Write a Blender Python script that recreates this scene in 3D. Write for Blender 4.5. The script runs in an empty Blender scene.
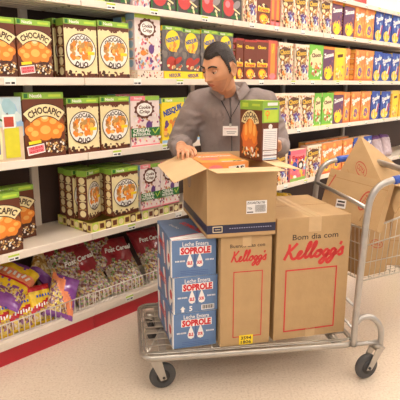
import bpy, bmesh, math, random
from mathutils import Vector, Matrix, noise, Euler
random.seed(7)
R = math.radians
SC = bpy.context.scene
COL = SC.collection
# ------------------------------------------------------------------ camera, world, lights, exposure
cam = bpy.data.cameras.new('camera'); cam.lens = 46.26; cam.sensor_width = 36; cam.sensor_fit = 'HORIZONTAL'
camo = bpy.data.objects.new('camera', cam); COL.objects.link(camo)
camo.location = (0, 0, 1.42); camo.rotation_euler = (R(90 - 12.7), 0, 0)
SC.camera = camo
w = bpy.data.worlds.new('world'); SC.world = w; w.use_nodes = True
w.node_tree.nodes['Background'].inputs[0].default_value = (1.0, 0.94, 0.88, 1)
w.node_tree.nodes['Background'].inputs[1].default_value = 0.60
SC.view_settings.view_transform = 'Standard'; SC.view_settings.look = 'None'
SC.view_settings.gamma = 1; SC.view_settings.use_curve_mapping = False
SC.view_settings.exposure = 0.40
AZ = R(47.7)                                   # direction the shelving runs in
Dv = Vector((math.cos(AZ), math.sin(AZ), 0)); Nv = Vector((math.sin(AZ), -math.cos(AZ), 0))
P0 = Vector((-1.0185, 2.3632, 0))              # point on the foot of the shelving front
def S(t, off, z): return P0 + Dv * t - Nv * off + Vector((0, 0, z))   # off > 0 goes into the shelf
def area(name, loc, rot, sx, sy, power, col=(1, .94, .86)):
    l = bpy.data.lights.new(name, 'AREA'); l.shape = 'RECTANGLE'; l.size = sx; l.size_y = sy; l.energy = power; l.color = col
    o = bpy.data.objects.new(name, l); COL.objects.link(o); o.location = loc; o.rotation_euler = rot; return o
LAMPS = []
for off in (-1.0, -3.4, -5.8):
    for t in (-2.6, 0.4, 3.4, 6.4):
        LAMPS.append((off, t))
LAMPS += [(.5, 6.2), (2.6, 3.4), (2.6, 6.4)]
for i, (off, t) in enumerate(LAMPS):
    p = S(t, off, 3.16)
    area('ceiling_light_source', p, (0, 0, AZ), 2.2, .5, (132 if off > -2 else 92) * (1.5 if t > 3 else 1.0))

# ------------------------------------------------------------------ materials
MATS = {}
def lin(c): return tuple(((x / 255) / 12.92 if x / 255 <= .04045 else ((x / 255 + .055) / 1.055) ** 2.4) for x in c)
def mat(name, col, rough=.5, metal=0, var=0.0, vscale=30, bump=0.0, bscale=60, coat=0, spec=.5, stretch=None):
    if name in MATS: return MATS[name]
    m = bpy.data.materials.new(name); m.use_nodes = True; nt = m.node_tree; b = nt.nodes['Principled BSDF']
    c = lin(col); b.inputs['Base Color'].default_value = (*c, 1); b.inputs['Roughness'].default_value = rough
    b.inputs['Metallic'].default_value = metal; b.inputs['Coat Weight'].default_value = coat
    b.inputs['Specular IOR Level'].default_value = spec
    if var or bump:
        tc = nt.nodes.new('ShaderNodeTexCoord'); mp = nt.nodes.new('ShaderNodeMapping')
        if stretch: mp.inputs['Scale'].default_value = stretch
        nt.links.new(tc.outputs['Object'], mp.inputs[0])
    if var:
        n = nt.nodes.new('ShaderNodeTexNoise'); n.inputs['Scale'].default_value = vscale; n.inputs['Detail'].default_value = 4
        nt.links.new(mp.outputs[0], n.inputs[0])
        r = nt.nodes.new('ShaderNodeValToRGB'); r.color_ramp.elements[0].position = .3; r.color_ramp.elements[1].position = .7
        r.color_ramp.elements[0].color = (*[x * (1 - var) for x in c], 1); r.color_ramp.elements[1].color = (*[min(1, x * (1 + var)) for x in c], 1)
        nt.links.new(n.outputs[0], r.inputs[0]); nt.links.new(r.outputs[0], b.inputs['Base Color'])
    if bump:
        n2 = nt.nodes.new('ShaderNodeTexNoise'); n2.inputs['Scale'].default_value = bscale; n2.inputs['Detail'].default_value = 3
        nt.links.new(mp.outputs[0], n2.inputs[0])
        bp = nt.nodes.new('ShaderNodeBump'); bp.inputs['Strength'].default_value = bump; bp.inputs['Distance'].default_value = .01
        nt.links.new(n2.outputs[0], bp.inputs['Height']); nt.links.new(bp.outputs[0], b.inputs['Normal'])
    MATS[name] = m; return m
def ink(c):                                     # a flat printing ink
    return mat('ink_%d_%d_%d' % c, c, .42, var=.05, vscale=25)
def confetti(name, cols, scale=60, rough=.25):  # small pieces seen through a clear bag
    if name in MATS: return MATS[name]
    m = bpy.data.materials.new(name); m.use_nodes = True; nt = m.node_tree; b = nt.nodes['Principled BSDF']
    b.inputs['Roughness'].default_value = rough; b.inputs['Coat Weight'].default_value = .5; b.inputs['Coat Roughness'].default_value = .15
    tc = nt.nodes.new('ShaderNodeTexCoord'); v = nt.nodes.new('ShaderNodeTexVoronoi'); v.inputs['Scale'].default_value = scale
    nt.links.new(tc.outputs['Object'], v.inputs[0])
    sp = nt.nodes.new('ShaderNodeSeparateColor'); nt.links.new(v.outputs['Color'], sp.inputs[0])
    r = nt.nodes.new('ShaderNodeValToRGB'); r.color_ramp.interpolation = 'CONSTANT'
    while len(r.color_ramp.elements) < len(cols): r.color_ramp.elements.new(.5)
    for i, c in enumerate(cols):
        r.color_ramp.elements[i].position = i / len(cols); r.color_ramp.elements[i].color = (*lin(c), 1)
    nt.links.new(sp.outputs[0], r.inputs[0]); nt.links.new(r.outputs[0], b.inputs['Base Color'])
    bp = nt.nodes.new('ShaderNodeBump'); bp.inputs['Strength'].default_value = .5; bp.inputs['Distance'].default_value = .008
    nt.links.new(v.outputs['Distance'], bp.inputs['Height']); nt.links.new(bp.outputs[0], b.inputs['Normal'])
    MATS[name] = m; return m
CREAM = mat('cream_painted_metal', (226, 212, 196), .38, var=.03, vscale=8)
LIPM = mat('shelf_lip_plastic', (232, 218, 203), .3, var=.04, vscale=12)
BACKP = mat('shelf_back_panel', (70, 48, 38), .6, var=.08, vscale=5)
REDM = mat('red_kick_panel', (186, 32, 44), .35, var=.05, vscale=6)
WIREW = mat('white_coated_wire', (226, 214, 204), .35)
CARD = mat('cardboard', (184, 150, 106), .75, var=.05, vscale=14, bump=.12, bscale=40)
CARDIN = mat('cardboard_inside', (216, 180, 136), .8, var=.05, vscale=10)
CARDD = mat('cardboard_edge', (160, 118, 74), .85)
TAPE = mat('packing_tape', (205, 172, 130), .22, var=.04)
STEEL = mat('brushed_cart_steel', (182, 175, 166), .34, .7, var=.08, vscale=25, bump=.05)
GALV = mat('galvanised_tube', (180, 175, 170), .3, .75, var=.06, vscale=30)
CHROME = mat('chrome_wire', (196, 188, 176), .28, .6)
RUBBER = mat('grey_rubber', (70, 68, 68), .6, var=.12, vscale=40)
DARKM = mat('dark_metal', (60, 58, 58), .5, .4)
BLUEG = mat('blue_grip_plastic', (52, 84, 176), .4)
WHITE = ink((244, 240, 232)); BLACK = ink((34, 30, 30)); BROWN = ink((104, 52, 30)); DBROWN = ink((66, 34, 22))
GREEN = ink((142, 184, 66)); DGREEN = ink((40, 112, 48)); LIME = ink((190, 214, 70)); CRM = ink((238, 222, 170))
ORANGE = ink((238, 138, 48)); LORANGE = ink((250, 184, 92)); YEL = ink((250, 216, 40)); RED = ink((204, 34, 44)); PINK = ink((238, 132, 140))
BLUE = ink((44, 74, 164)); LBLUE = ink((150, 184, 216)); PURP = ink((104, 62, 128)); GREY = ink((110, 104, 108)); TAN = ink((196, 148, 86))
SKIN = mat('skin', (206, 148, 112), .5, var=.05, vscale=20)
HAIR = mat('dark_brown_hair', (36, 23, 19), .55, var=.35, vscale=180, bump=.6, bscale=260, stretch=(1, .3, 1))
FLEECE = mat('grey_fleece', (142, 128, 124), .95, var=.06, vscale=25, bump=.35, bscale=45)

# ------------------------------------------------------------------ mesh helper
class MB:
    def __init__(s): s.v = []; s.f = []; s.m = []; s.sm = []; s.mats = []
    def mi(s, m):
        if m not in s.mats: s.mats.append(m)
        return s.mats.index(m)
    def add(s, vs, fs, m, smooth=False):
        b = len(s.v); s.v += [tuple(v) for v in vs]; k = s.mi(m)
        for f in fs: s.f.append([b + i for i in f]); s.m.append(k); s.sm.append(smooth)
    def box(s, lo, hi, m, M=None):
        x0, y0, z0 = lo; x1, y1, z1 = hi
        vs = [Vector(p) for p in ((x0, y0, z0), (x1, y0, z0), (x1, y1, z0), (x0, y1, z0), (x0, y0, z1), (x1, y0, z1), (x1, y1, z1), (x0, y1, z1))]
        if M: vs = [M @ v for v in vs]
        s.add(vs, [(3, 2, 1, 0), (4, 5, 6, 7), (0, 1, 5, 4), (1, 2, 6, 5), (2, 3, 7, 6), (3, 0, 4, 7)], m)
    def bbox(s, lo, hi, m, r=.003, M=None):      # box with small chamfers
        bm = bmesh.new(); bmesh.ops.create_cube(bm, size=1)
        for v in bm.verts: v.co = Vector([(lo[i] + hi[i]) / 2 + v.co[i] * (hi[i] - lo[i]) for i in range(3)])
        bmesh.ops.bevel(bm, geom=bm.edges[:], offset=r, segments=2, affect='EDGES', profile=.6)
        bm.verts.index_update()
        vs = [(M @ v.co) if M else v.co.copy() for v in bm.verts]
        s.add(vs, [[v.index for v in f.verts] for f in bm.faces], m, False); bm.free()
    def slab(s, quad, th, m, min_=None):         # a panel with thickness th behind the quad
        q = [Vector(p) for p in quad]; n = (q[1] - q[0]).cross(q[3] - q[0]).normalized() * th
        vs = q + [p - n for p in q]
        s.add(vs, [(0, 1, 2, 3)], m); s.add(vs, [(7, 6, 5, 4)], min_ or m)
        s.add(vs, [(0, 4, 5, 1), (1, 5, 6, 2), (2, 6, 7, 3), (3, 7, 4, 0)], CARDD if m is CARD else m)
    def tube(s, pts, r, m, n=8, closed=False, cap=True, rs=None):
        pts = [Vector(p) for p in pts]; k = len(pts); rings = []; up = None
        for i in range(k):
            if closed: d = pts[(i + 1) % k] - pts[i - 1]
            else: d = pts[min(i + 1, k - 1)] - pts[max(i - 1, 0)]
            d.normalize()
            if up is None: up = Vector((0, 0, 1)) if abs(d.z) < .9 else Vector((1, 0, 0))
            a = d.cross(up).normalized(); up = a.cross(d).normalized()
            rr = rs[i] if rs else r
            rr = rr if isinstance(rr, tuple) else (rr, rr)
            rings.append([pts[i] + a * math.cos(2 * math.pi * j / n) * rr[0] + up * math.sin(2 * math.pi * j / n) * rr[1] for j in range(n)])
        vs = [v for g in rings for v in g]; fs = []
        for i in range(k if closed else k - 1):
            a, b = i * n, ((i + 1) % k) * n
            for j in range(n): fs.append((a + j, a + (j + 1) % n, b + (j + 1) % n, b + j))
        if cap and not closed: fs.append(tuple(range(n - 1, -1, -1))); fs.append(tuple((k - 1) * n + j for j in range(n)))
        s.add(vs, fs, m, True)
    def lathe(s, prof, c, axis, m, n=20):        # prof: (radius, along)
        axis = Vector(axis).normalized(); a = axis.orthogonal().normalized(); b = axis.cross(a); c = Vector(c)
        vs = [c + axis * h + (a * math.cos(2 * math.pi * j / n) + b * math.sin(2 * math.pi * j / n)) * r for r, h in prof for j in range(n)]
        fs = [(i * n + j, i * n + (j + 1) % n, (i + 1) * n + (j + 1) % n, (i + 1) * n + j) for i in range(len(prof) - 1) for j in range(n)]
        fs += [tuple(range(n - 1, -1, -1)), tuple((len(prof) - 1) * n + j for j in range(n))]
        s.add(vs, fs, m, True)
    def ell(s, c, r, m, M=None, nu=16, nv=10):
        vs = []; fs = []
        for i in range(nv + 1):
            th = math.pi * i / nv
            for j in range(nu):
                ph = 2 * math.pi * j / nu
                p = Vector((r[0] * math.sin(th) * math.cos(ph), r[1] * math.sin(th) * math.sin(ph), r[2] * math.cos(th)))
                if M: p = M @ p
                vs.append(Vector(c) + p)
        for i in range(nv):
            for j in range(nu): fs.append((i * nu + j, (i + 1) * nu + j, (i + 1) * nu + (j + 1) % nu, i * nu + (j + 1) % nu))
        s.add(vs, fs, m, True)
    def mesh(s, name):
        me = bpy.data.meshes.new(name); me.from_pydata(s.v, [], s.f)
        for m in s.mats: me.materials.append(m)
        me.polygons.foreach_set('material_index', s.m); me.polygons.foreach_set('use_smooth', s.sm); me.update(); return me
    def build(s, name, parent=None, loc=None, rot=None, **k):
        o = bpy.data.objects.new(name, s.mesh(name)); COL.objects.link(o)
        if parent: o.parent = parent
        if loc is not None: o.location = loc
        if rot is not None: o.rotation_euler = rot
        for a, b in k.items(): o[a] = b
        return o
def tag(o, label=None, category=None, group=None, kind=None):
    if label: o['label'] = label
    if category: o['category'] = category
    if group: o['group'] = group
    if kind: o['kind'] = kind
    return o
def empty(name, loc, rz=0, **k):
    o = bpy.data.objects.new(name, None); COL.objects.link(o); o.location = loc; o.rotation_euler = (0, 0, rz); o.empty_display_size = .1
    return tag(o, **k)
def copy_tree(o, parent=None):
    c = o.copy(); COL.objects.link(c); c.parent = parent
    for ch in list(o.children): copy_tree(ch, c)
    return c

# ------------------------------------------------------------------ printing on flat faces
GLYPH = {}
def text2d(s, bold=0.0, shear=0.0):
    k = (s, bold, shear)
    if k in GLYPH: return GLYPH[k]
    cu = bpy.data.curves.new('t', 'FONT'); cu.body = s; cu.size = 1; cu.offset = bold; cu.shear = shear; cu.resolution_u = 2; cu.fill_mode = 'FRONT'
    o = bpy.data.objects.new('t', cu); COL.objects.link(o)
    bpy.context.view_layer.update()
    me = o.evaluated_get(bpy.context.evaluated_depsgraph_get()).to_mesh()
    vs = [(v.co.x, v.co.y) for v in me.vertices]; fs = [tuple(p.vertices) for p in me.polygons]
    bpy.data.objects.remove(o); bpy.data.curves.remove(cu)
    xs = [v[0] for v in vs]; x0, x1 = min(xs), max(xs)
    vs = [(x - x0, y) for x, y in vs]
    GLYPH[k] = (vs, fs, x1 - x0); return GLYPH[k]
class Print:
    def __init__(s, mb, o, ux, uy, w, h):
        s.mb = mb; s.o = Vector(o); s.ux = Vector(ux).normalized(); s.uy = Vector(uy).normalized(); s.n = s.ux.cross(s.uy); s.w = w; s.h = h; s.l = 1
    def P(s, x, y): return s.o + s.ux * x * s.w + s.uy * y * s.w + s.n * (.0004 * s.l)       # units: face widths on both axes
    def poly(s, pts, m): s.mb.add([s.P(x, y) for x, y in pts], [tuple(range(len(pts)))], m)
    def rect(s, x0, y0, x1, y1, m): s.poly([(x0, y0), (x1, y0), (x1, y1), (x0, y1)], m)
    def up(s): s.l += 1
    def rrect(s, cx, cy, w, h, ang, m):
        c, d = math.cos(ang), math.sin(ang)
        s.poly([(cx + a * w / 2 * c - b * h / 2 * d, cy + a * w / 2 * d + b * h / 2 * c) for a, b in ((-1, -1), (1, -1), (1, 1), (-1, 1))], m)
    def ell(s, cx, cy, rx, ry, m, n=16, ang=0):
        c, d = math.cos(ang), math.sin(ang)
        s.poly([(cx + rx * math.cos(t) * c - ry * math.sin(t) * d, cy + rx * math.cos(t) * d + ry * math.sin(t) * c) for t in [2 * math.pi * i / n for i in range(n)]], m)
    def ring(s, cx, cy, r, wd, m, n=28, a0=0, a1=2 * math.pi, ry=1):
        full = a1 - a0 > 6.28; k = n + 1; vs = []
        for i in range(k):
            t = a0 + (a1 - a0) * i / n
            vs += [s.P(cx + (r - wd / 2) * math.cos(t), cy + ry * (r - wd / 2) * math.sin(t)), s.P(cx + (r + wd / 2) * math.cos(t), cy + ry * (r + wd / 2) * math.sin(t))]
        s.mb.add(vs, [(2 * i, 2 * i + 1, 2 * i + 3, 2 * i + 2) for i in range(n)], m)
    def splat(s, cx, cy, r, m, n=11, amp=.16, ry=1, seed=0):
        rn = random.Random(seed + n); pts = []
        for i in range(n * 2):
            t = math.pi * i / n; q = r * (1 + (amp if i % 2 else -amp * rn.random()))
            pts.append((cx + q * math.cos(t), cy + ry * q * math.sin(t)))
        s.poly(pts, m)
    def bits(s, x0, y0, x1, y1, n, cols, r=.03, seed=1):
        rn = random.Random(seed)
        for i in range(n):
            s.l += .05
            s.ell(rn.uniform(x0, x1), rn.uniform(y0, y1), r * rn.uniform(.6, 1.3), r * rn.uniform(.5, .9), cols[rn.randrange(len(cols))], 8, rn.uniform(0, 3))
        s.l = math.ceil(s.l)
    def text(s, t, cx, cy, size, m, wid=None, bold=0.0, shear=0.0, ang=0, arc=None):
        vs, fs, tw = text2d(t, bold, shear); k = wid / tw if wid else size
        out = []
        for x, y in vs:
            a = (x - tw / 2) * k; b = (y - .35) * size
            if arc:                                                    # arc > 0: letters on top of a circle; < 0: along its bottom
                rr = abs(arc); q = a / rr
                p = ((rr + b) * math.sin(q), (rr + b) * math.cos(q)) if arc > 0 else ((rr - b) * math.sin(q), -(rr - b) * math.cos(q))
            else:
                c, d = math.cos(ang), math.sin(ang); p = (a * c - b * d, a * d + b * c)
            out.append(s.P(cx + p[0], cy + p[1]))
        s.mb.add(out, fs, m)
    def stroke(s, pts, wd, m):
        n = len(pts); L = []; Rr = []
        for i in range(n):
            a = Vector(pts[max(0, i - 1)]); b = Vector(pts[min(n - 1, i + 1)]); d = (b - a)
            d = d.normalized() if d.length > 1e-6 else Vector((1, 0)); q = Vector((-d.y, d.x)) * (wd(i / (n - 1)) if callable(wd) else wd) / 2
            L.append(Vector(pts[i]) + q); Rr.append(Vector(pts[i]) - q)
        s.mb.add([s.P(*p) for p in L + Rr], [(i, i + n, i + n + 1, i + 1) for i in range(n - 1)], m)
def spline(pts, n=6):
    out = []
    P = [pts[0]] + list(pts) + [pts[-1]]
    for i in range(1, len(P) - 2):
        for k in range(n):
            t = k / n; o = []
            for d in range(len(pts[0])):
                p0, p1, p2, p3 = P[i - 1][d], P[i][d], P[i + 1][d], P[i + 2][d]
                o.append(.5 * (2 * p1 + (p2 - p0) * t + (2 * p0 - 5 * p1 + 4 * p2 - p3) * t * t + (3 * p1 - p0 - 3 * p2 + p3) * t ** 3))
            out.append(tuple(o))
    out.append(tuple(pts[-1])); return out

# ------------------------------------------------------------------ setting: floor, ceiling
def floor_mat():
    m = bpy.data.materials.new('speckled_vinyl_floor'); m.use_nodes = True; nt = m.node_tree; b = nt.nodes['Principled BSDF']
    tc = nt.nodes.new('ShaderNodeTexCoord')
    n = nt.nodes.new('ShaderNodeTexNoise'); n.inputs['Scale'].default_value = 90; n.inputs['Detail'].default_value = 5; n.inputs['Roughness'].default_value = .7
    nt.links.new(tc.outputs['Object'], n.inputs[0])
    r = nt.nodes.new('ShaderNodeValToRGB'); e = r.color_ramp.elements
    e[0].position = .34; e[0].color = (*lin((198, 178, 160)), 1); e[1].position = .6; e[1].color = (*lin((232, 216, 198)), 1)
    k = r.color_ramp.elements.new(.44); k.color = (*lin((222, 204, 184)), 1)
    n2 = nt.nodes.new('ShaderNodeTexNoise'); n2.inputs['Scale'].default_value = 3; nt.links.new(tc.outputs['Object'], n2.inputs[0])
    mx = nt.nodes.new('ShaderNodeMixRGB'); mx.blend_type = 'MULTIPLY'; mx.inputs[0].default_value = .12
    nt.links.new(n.outputs[0], r.inputs[0]); nt.links.new(r.outputs[0], mx.inputs[1]); nt.links.new(n2.outputs[0], mx.inputs[2])
    nt.links.new(mx.outputs[0], b.inputs['Base Color']); b.inputs['Roughness'].default_value = .28
    b.inputs['Coat Weight'].default_value = .6; b.inputs['Coat Roughness'].default_value = .1
    return m
mb = MB(); mb.box((-6, -4, -.1), (10, 13, 0), floor_mat()); mb.build('floor', kind='structure')
mb = MB(); mb.box((-6, -4, 3.2), (10, 13, 3.3), mat('ceiling_tile', (236, 228, 216), .9, var=.03)); mb.build('ceiling', kind='structure')
LM = bpy.data.materials.new('fluorescent_diffuser'); LM.use_nodes = True
LM.node_tree.nodes['Principled BSDF'].inputs['Emission Color'].default_value = (1, .93, .83, 1)
LM.node_tree.nodes['Principled BSDF'].inputs['Emission Strength'].default_value = 5
f0 = None
for i, (off, t) in enumerate(LAMPS):
    if f0 is None:
        f0 = empty('ceiling_light', (0, 0, 0), category='light')
        mb = MB(); mb.box((-1.15, -.28, -.02), (1.15, .28, .015), CREAM); mb.build('housing', f0)
        mb = MB(); mb.box((-1.1, -.23, -.025), (1.1, .23, -.02), LM); mb.build('diffuser', f0)
        o = f0
    else: o = copy_tree(f0)
    o.location = S(t, off, 3.185); o.rotation_euler = (0, 0, AZ)
    tag(o, 'long white fluorescent light panel in the shop ceiling', 'light', 'ceiling light panels')

# ------------------------------------------------------------------ shelving
SH = [(2.17, .30), (1.85, .40), (1.45, .40), (1.05, .40), (.59, .40)]
def tagmesh(m2):
    mb = MB(); mb.box((0, 0, 0), (.06, .003, .032), WHITE)
    p = Print(mb, (0, 0, 0), (1, 0, 0), (0, 0, 1), .06, .032); p.rect(.0, .36, 1, .53, m2); p.rect(.1, .1, .5, .22, GREY); p.rect(.6, .08, .9, .24, BLACK)
    return mb
TAGS = [tagmesh(LIME), tagmesh(WHITE)]; TAGM = [t.mesh('price_tag') for t in TAGS]
def bay(t0, t1, idx):
    L = t1 - t0
    u = empty('shelving_unit', S(t0, 0, 0), AZ, category='shelf', label=[
        'cream supermarket shelving bay at the left with bagged cereal in its wire-fronted bottom',
        'cream supermarket shelving bay behind the blue milk cartons and the clerk',
        'cream supermarket shelving bay to the right of the clerk behind his held box',
        'cream supermarket shelving bay behind the two tilted brown cartons',
        'cream supermarket shelving bay at the far right end of the aisle'][idx])
    mb = MB(); mb.box((0, .41, .0), (L, .44, 2.3), BACKP); mb.build('back_panel', u)
    for x in (.003, ):
        mb = MB(); mb.box((x - .022 - (.11 if idx == 1 else 0), .385, .0), (x + .022 - (.11 if idx == 1 else 0), .41, 2.3), CREAM)
        mb.build('slotted_upright', u)
    for k, (z, dp) in enumerate(SH):
        mb = MB(); mb.box((.002, .012, z - .022), (L - .002, .405, z), CREAM)
        for j in range(6): mb.box((.01, .05 + j * .06, z - .03), (L - .01, .065 + j * .06, z - .022), CREAM)
        s_ = mb.build('shelf', u)
        mb = MB(); mb.bbox((.002, -.002, z - .036), (L - .002, .012, z + .004), LIPM, .003)
        mb.box((.004, -.004, z - .034), (L - .004, -.002, z - .03), CREAM); mb.build('price_rail', s_)
        for x in ([.14, .5, .93] if k % 2 else [.3, .72, 1.08]):
            xx = x + random.uniform(-.06, .06)
            if xx > L - .08: continue
            c = bpy.data.objects.new('price_tag', TAGM[0 if random.random() < .6 else 1]); COL.objects.link(c); c.parent = u; c.parent = s_; c.location = (xx, -.006, z - .034)
    mb = MB(); mb.box((.002, .02, .0), (L - .002, .03, .092), REDM); mb.build('kick_panel', u, label='red kick panel')
    mb = MB(); mb.box((.002, .03, .09), (L - .002, .405, .115), CREAM)
    mb.slab([(.002, -.002, .094), (L - .002, -.002, .094), (L - .002, .002, .15), (.002, .002, .15)], .012, LIPM)
    mb.slab([(.002, -.006, .112), (L - .002, -.006, .112), (L - .002, -.004, .135), (.002, -.004, .135)], .004, CREAM)
    b_ = mb.build('base_shelf', u)
    mb = MB()
    for z in (.155, .232): mb.tube([(.005, .006, z), (L - .005, .006, z)], .0028, WIREW, 6)
    n = int(L / .031)
    for i in range(n + 1):
        x = .008 + (L - .016) * i / n; mb.tube([(x, .006, .15), (x, .006, .234)], .0023, WIREW, 5, cap=False)
    mb.build('wire_fence', b_)
    for x in (.22, .85):
        c = bpy.data.objects.new('price_tag', TAGM[0]); COL.objects.link(c); c.parent = b_; c.location = (x, -.012, .108)
for i, (a, b) in enumerate([(-.95, .6), (.6, 1.85), (1.85, 3.1), (3.1, 4.35), (4.35, 6.6)]): bay(a, b, i)
# header boards on the top shelf
for a, b, m, nm, lb in ((-.9, 4.0, mat('red_header', (206, 70, 66), .5), 'header_board', 'red header board standing on the top shelf'), (4.02, 6.5, mat('white_header', (244, 238, 232), .5), 'header_board', 'white header board at the far right end of the top shelf')):
    mb = MB(); mb.bbox((0, .05, 2.172), (b - a, .07, 2.34), m, .004)
    tag(mb.build(nm, loc=S(a, 0, 0), rot=(0, 0, AZ)), lb, 'sign')

# ------------------------------------------------------------------ cereal box designs (local: x width, y depth backwards, z up)
def greenband(p, w, h, H, m=GREEN):
    p.rect(0, H - .14, 1, H, m); p.up(); p.rect(.04, H - .12, .13, H - .02, DGREEN); p.text('Nestlé', .32, H - .07, .11, WHITE, bold=.02)
    p.rect(.62, H - .1, .94, H - .045, LIME)
def d_chocapic(p, H):
    p.rect(0, 0, 1, H, BROWN); p.up(); greenband(p, 1, 1, H); p.up()
    p.ell(.5, .7, .5, .34, ink((146, 78, 38)), 24); p.up()
    for x, y, r in ((.14, .62, .13), (.3, .74, .17), (.5, .82, .17), (.7, .76, .17), (.87, .64, .12), (.24, .52, .16), (.5, .58, .21), (.76, .52, .15)):
        p.l += .1; p.ell(x, y, r, r * .95, ORANGE)
    p.up()
    for x, y, r in ((.14, .65, .07), (.3, .78, .09), (.5, .87, .1), (.7, .8, .09), (.87, .67, .06), (.24, .55, .09), (.5, .62, .13), (.76, .56, .08)):
        p.l += .1; p.ell(x, y, r, r * .75, LORANGE)
    p.up(); p.ell(.5, .9, .07, .05, CRM)
    p.up(); p.ring(.5, .42, .64, .29, DBROWN, 20, R(47), R(133)); p.up(); p.ring(.5, .42, .64, .25, CRM, 20, R(48), R(132)); p.up()
    p.text('CHOCAPIC', .5, .42, .2, DBROWN, wid=.84, bold=.035, arc=.64)
    p.ell(.74, .24, .27, .17, DBROWN); p.up(); p.bits(.5, .1, .97, .36, 46, [CRM, TAN, BROWN, WHITE, TAN], .032, 3)
    p.rrect(.24, .2, .42, .2, .12, WHITE); p.up(); p.rrect(.24, .2, .38, .15, .12, PINK); p.up()
    p.text('NUEVA', .25, .24, .08, RED, wid=.3, bold=.03, ang=.12); p.text('RECETA', .25, .16, .07, RED, wid=.32, bold=.03, ang=.12)
    p.rrect(.22, .36, .3, .07, .1, YEL)
def d_duo(p, H):
    p.rect(0, 0, 1, H, CRM); p.up(); p.rect(0, 0, 1, .12, BROWN); p.rect(0, H - .24, 1, H - .12, BROWN); p.l += .3
    p.bits(0, .05, 1, .17, 22, [BROWN, DBROWN, CRM], .05, 5); p.bits(0, H - .27, 1, H - .22, 14, [BROWN, BROWN, CRM], .04, 8)
    greenband(p, 1, 1, H); p.up()
    c = (H - .14) / 2 + .02
    p.ell(.5, c, .46, .46 * (H / 1.55), WHITE, 28); p.up(); p.ring(.5, c, .45, .026, DBROWN, 32, ry=H / 1.55); p.up()
    p.text('CHOCAPIC', .5, c, .16, DBROWN, wid=.66, bold=.03, arc=.34)
    p.text('DUO', .5, c, .18, DBROWN, wid=.4, bold=.04, arc=-.36)
    p.bits(.2, c - .2, .8, c + .22, 60, [ORANGE, LORANGE, TAN, ORANGE, LORANGE, TAN, ink((180, 110, 50))], .08, 9)
    p.rrect(.8, c - .05, .22, .08, 0, YEL)
def d_integral(p, H, band=True):
    p.rect(0, 0, 1, H, ink((240, 222, 216))); p.up(); p.bits(0, .1, 1, .95, 70, [PINK, WHITE, ink((196, 120, 110)), CRM, TAN, ink((150, 70, 110))], .05, 11)
    p.rect(.0, H - .13, .5, H, PINK if band else LIME); p.rect(.5, H - .13, 1, H, LIME if not band else GREEN); p.up()
    p.splat(.47, H - .4, .33, BROWN, 12, .12, .8); p.up(); p.ell(.47, H - .4, .27, .2, WHITE); p.up()
    p.text('Cookie', .47, H - .33, .14, BROWN, wid=.4, bold=.03, shear=.2); p.text('Crisp', .47, H - .46, .14, BROWN, wid=.36, bold=.03, shear=.2)
    p.ell(.62, .62, .11, .14, PURP); p.ell(.3, .5, .12, .08, ORANGE)
    if band:
        p.up(); p.rect(0, .3, 1, .56, DGREEN); p.up(); p.text('CEREAL', .36, .49, .15, WHITE, wid=.6, bold=.03); p.text('INTEGRAL', .36, .37, .12, WHITE, wid=.62, bold=.03)
        p.stroke([(.74, .5), (.82, .37), (.96, .53)], .04, LIME); p.rect(0, 0, 1, .05, PINK)
        p.text('Nestlé', .25, H - .06, .1, WHITE, bold=.02)
    else:
        p.bits(.1, .05, .95, .35, 22, [LBLUE, TAN, PINK, PURP], .06, 4)
def d_nesq_dark(p, H, red=True):
    p.rect(0, 0, 1, H, ink((104, 96, 96))); p.up(); p.bits(0, .3, 1, H - .2, 20, [ink((130, 120, 112)), ink((84, 78, 84))], .12, 2); greenband(p, 1, 1, H)
    p.up(); p.ell(.5, H - .52, .36, .38, YEL, 22); p.up(); p.bits(.3, H - .85, .75, H - .6, 12, [ORANGE, YEL, LORANGE], .08, 6)
    p.text('NESQUIK', .5, H - .45, .2, BLUE, wid=.66, bold=.04, ang=.25); p.up()
    p.ell(.42, .28, .24, .24, ink((190, 60, 40))); p.ell(.75, .38, .24, .1, ink((190, 60, 40)), ang=.5); p.up(); p.bits(.2, .06, .95, .2, 14, [CRM, RED, TAN], .06, 12)
def d_nesq(p, H):
    p.rect(0, 0, 1, H, YEL); p.up(); greenband(p, 1, 1, H, LIME); p.up()
    p.text('NESQUIK', .5, H - .38, .26, BLUE, wid=.88, bold=.05, ang=.3)
    p.bits(.15, .1, .95, .75, 26, [ORANGE, LORANGE, CRM, TAN, PURP, WHITE], .1, 15); p.ell(.62, .55, .2, .16, ORANGE); p.up(); p.ell(.62, .58, .1, .08, CRM)
    p.rect(0, 0, 1, .1, LBLUE)
def d_krispis(p, H):
    p.rect(0, 0, 1, H, ink((120, 56, 38))); p.up(); p.bits(.1, .55, .95, .95, 16, [ink((160, 80, 60)), DBROWN, PINK, CRM], .09, 21)
    p.rect(.08, .62, .92, .82, YEL); p.up(); p.text('Krispis', .5, .72, .2, RED, wid=.7, bold=.04)
    p.text('Choco', .45, H - .34, .2, YEL, wid=.7, bold=.04); p.ell(.5, .3, .34, .24, ORANGE); p.up(); p.ell(.48, .34, .24, .14, YEL); p.up(); p.bits(.2, .05, .9, .3, 14, [RED, YEL, CRM, BROWN], .06, 23)
    p.rect(0, H - .1, 1, H, ink((180, 60, 50)))
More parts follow.
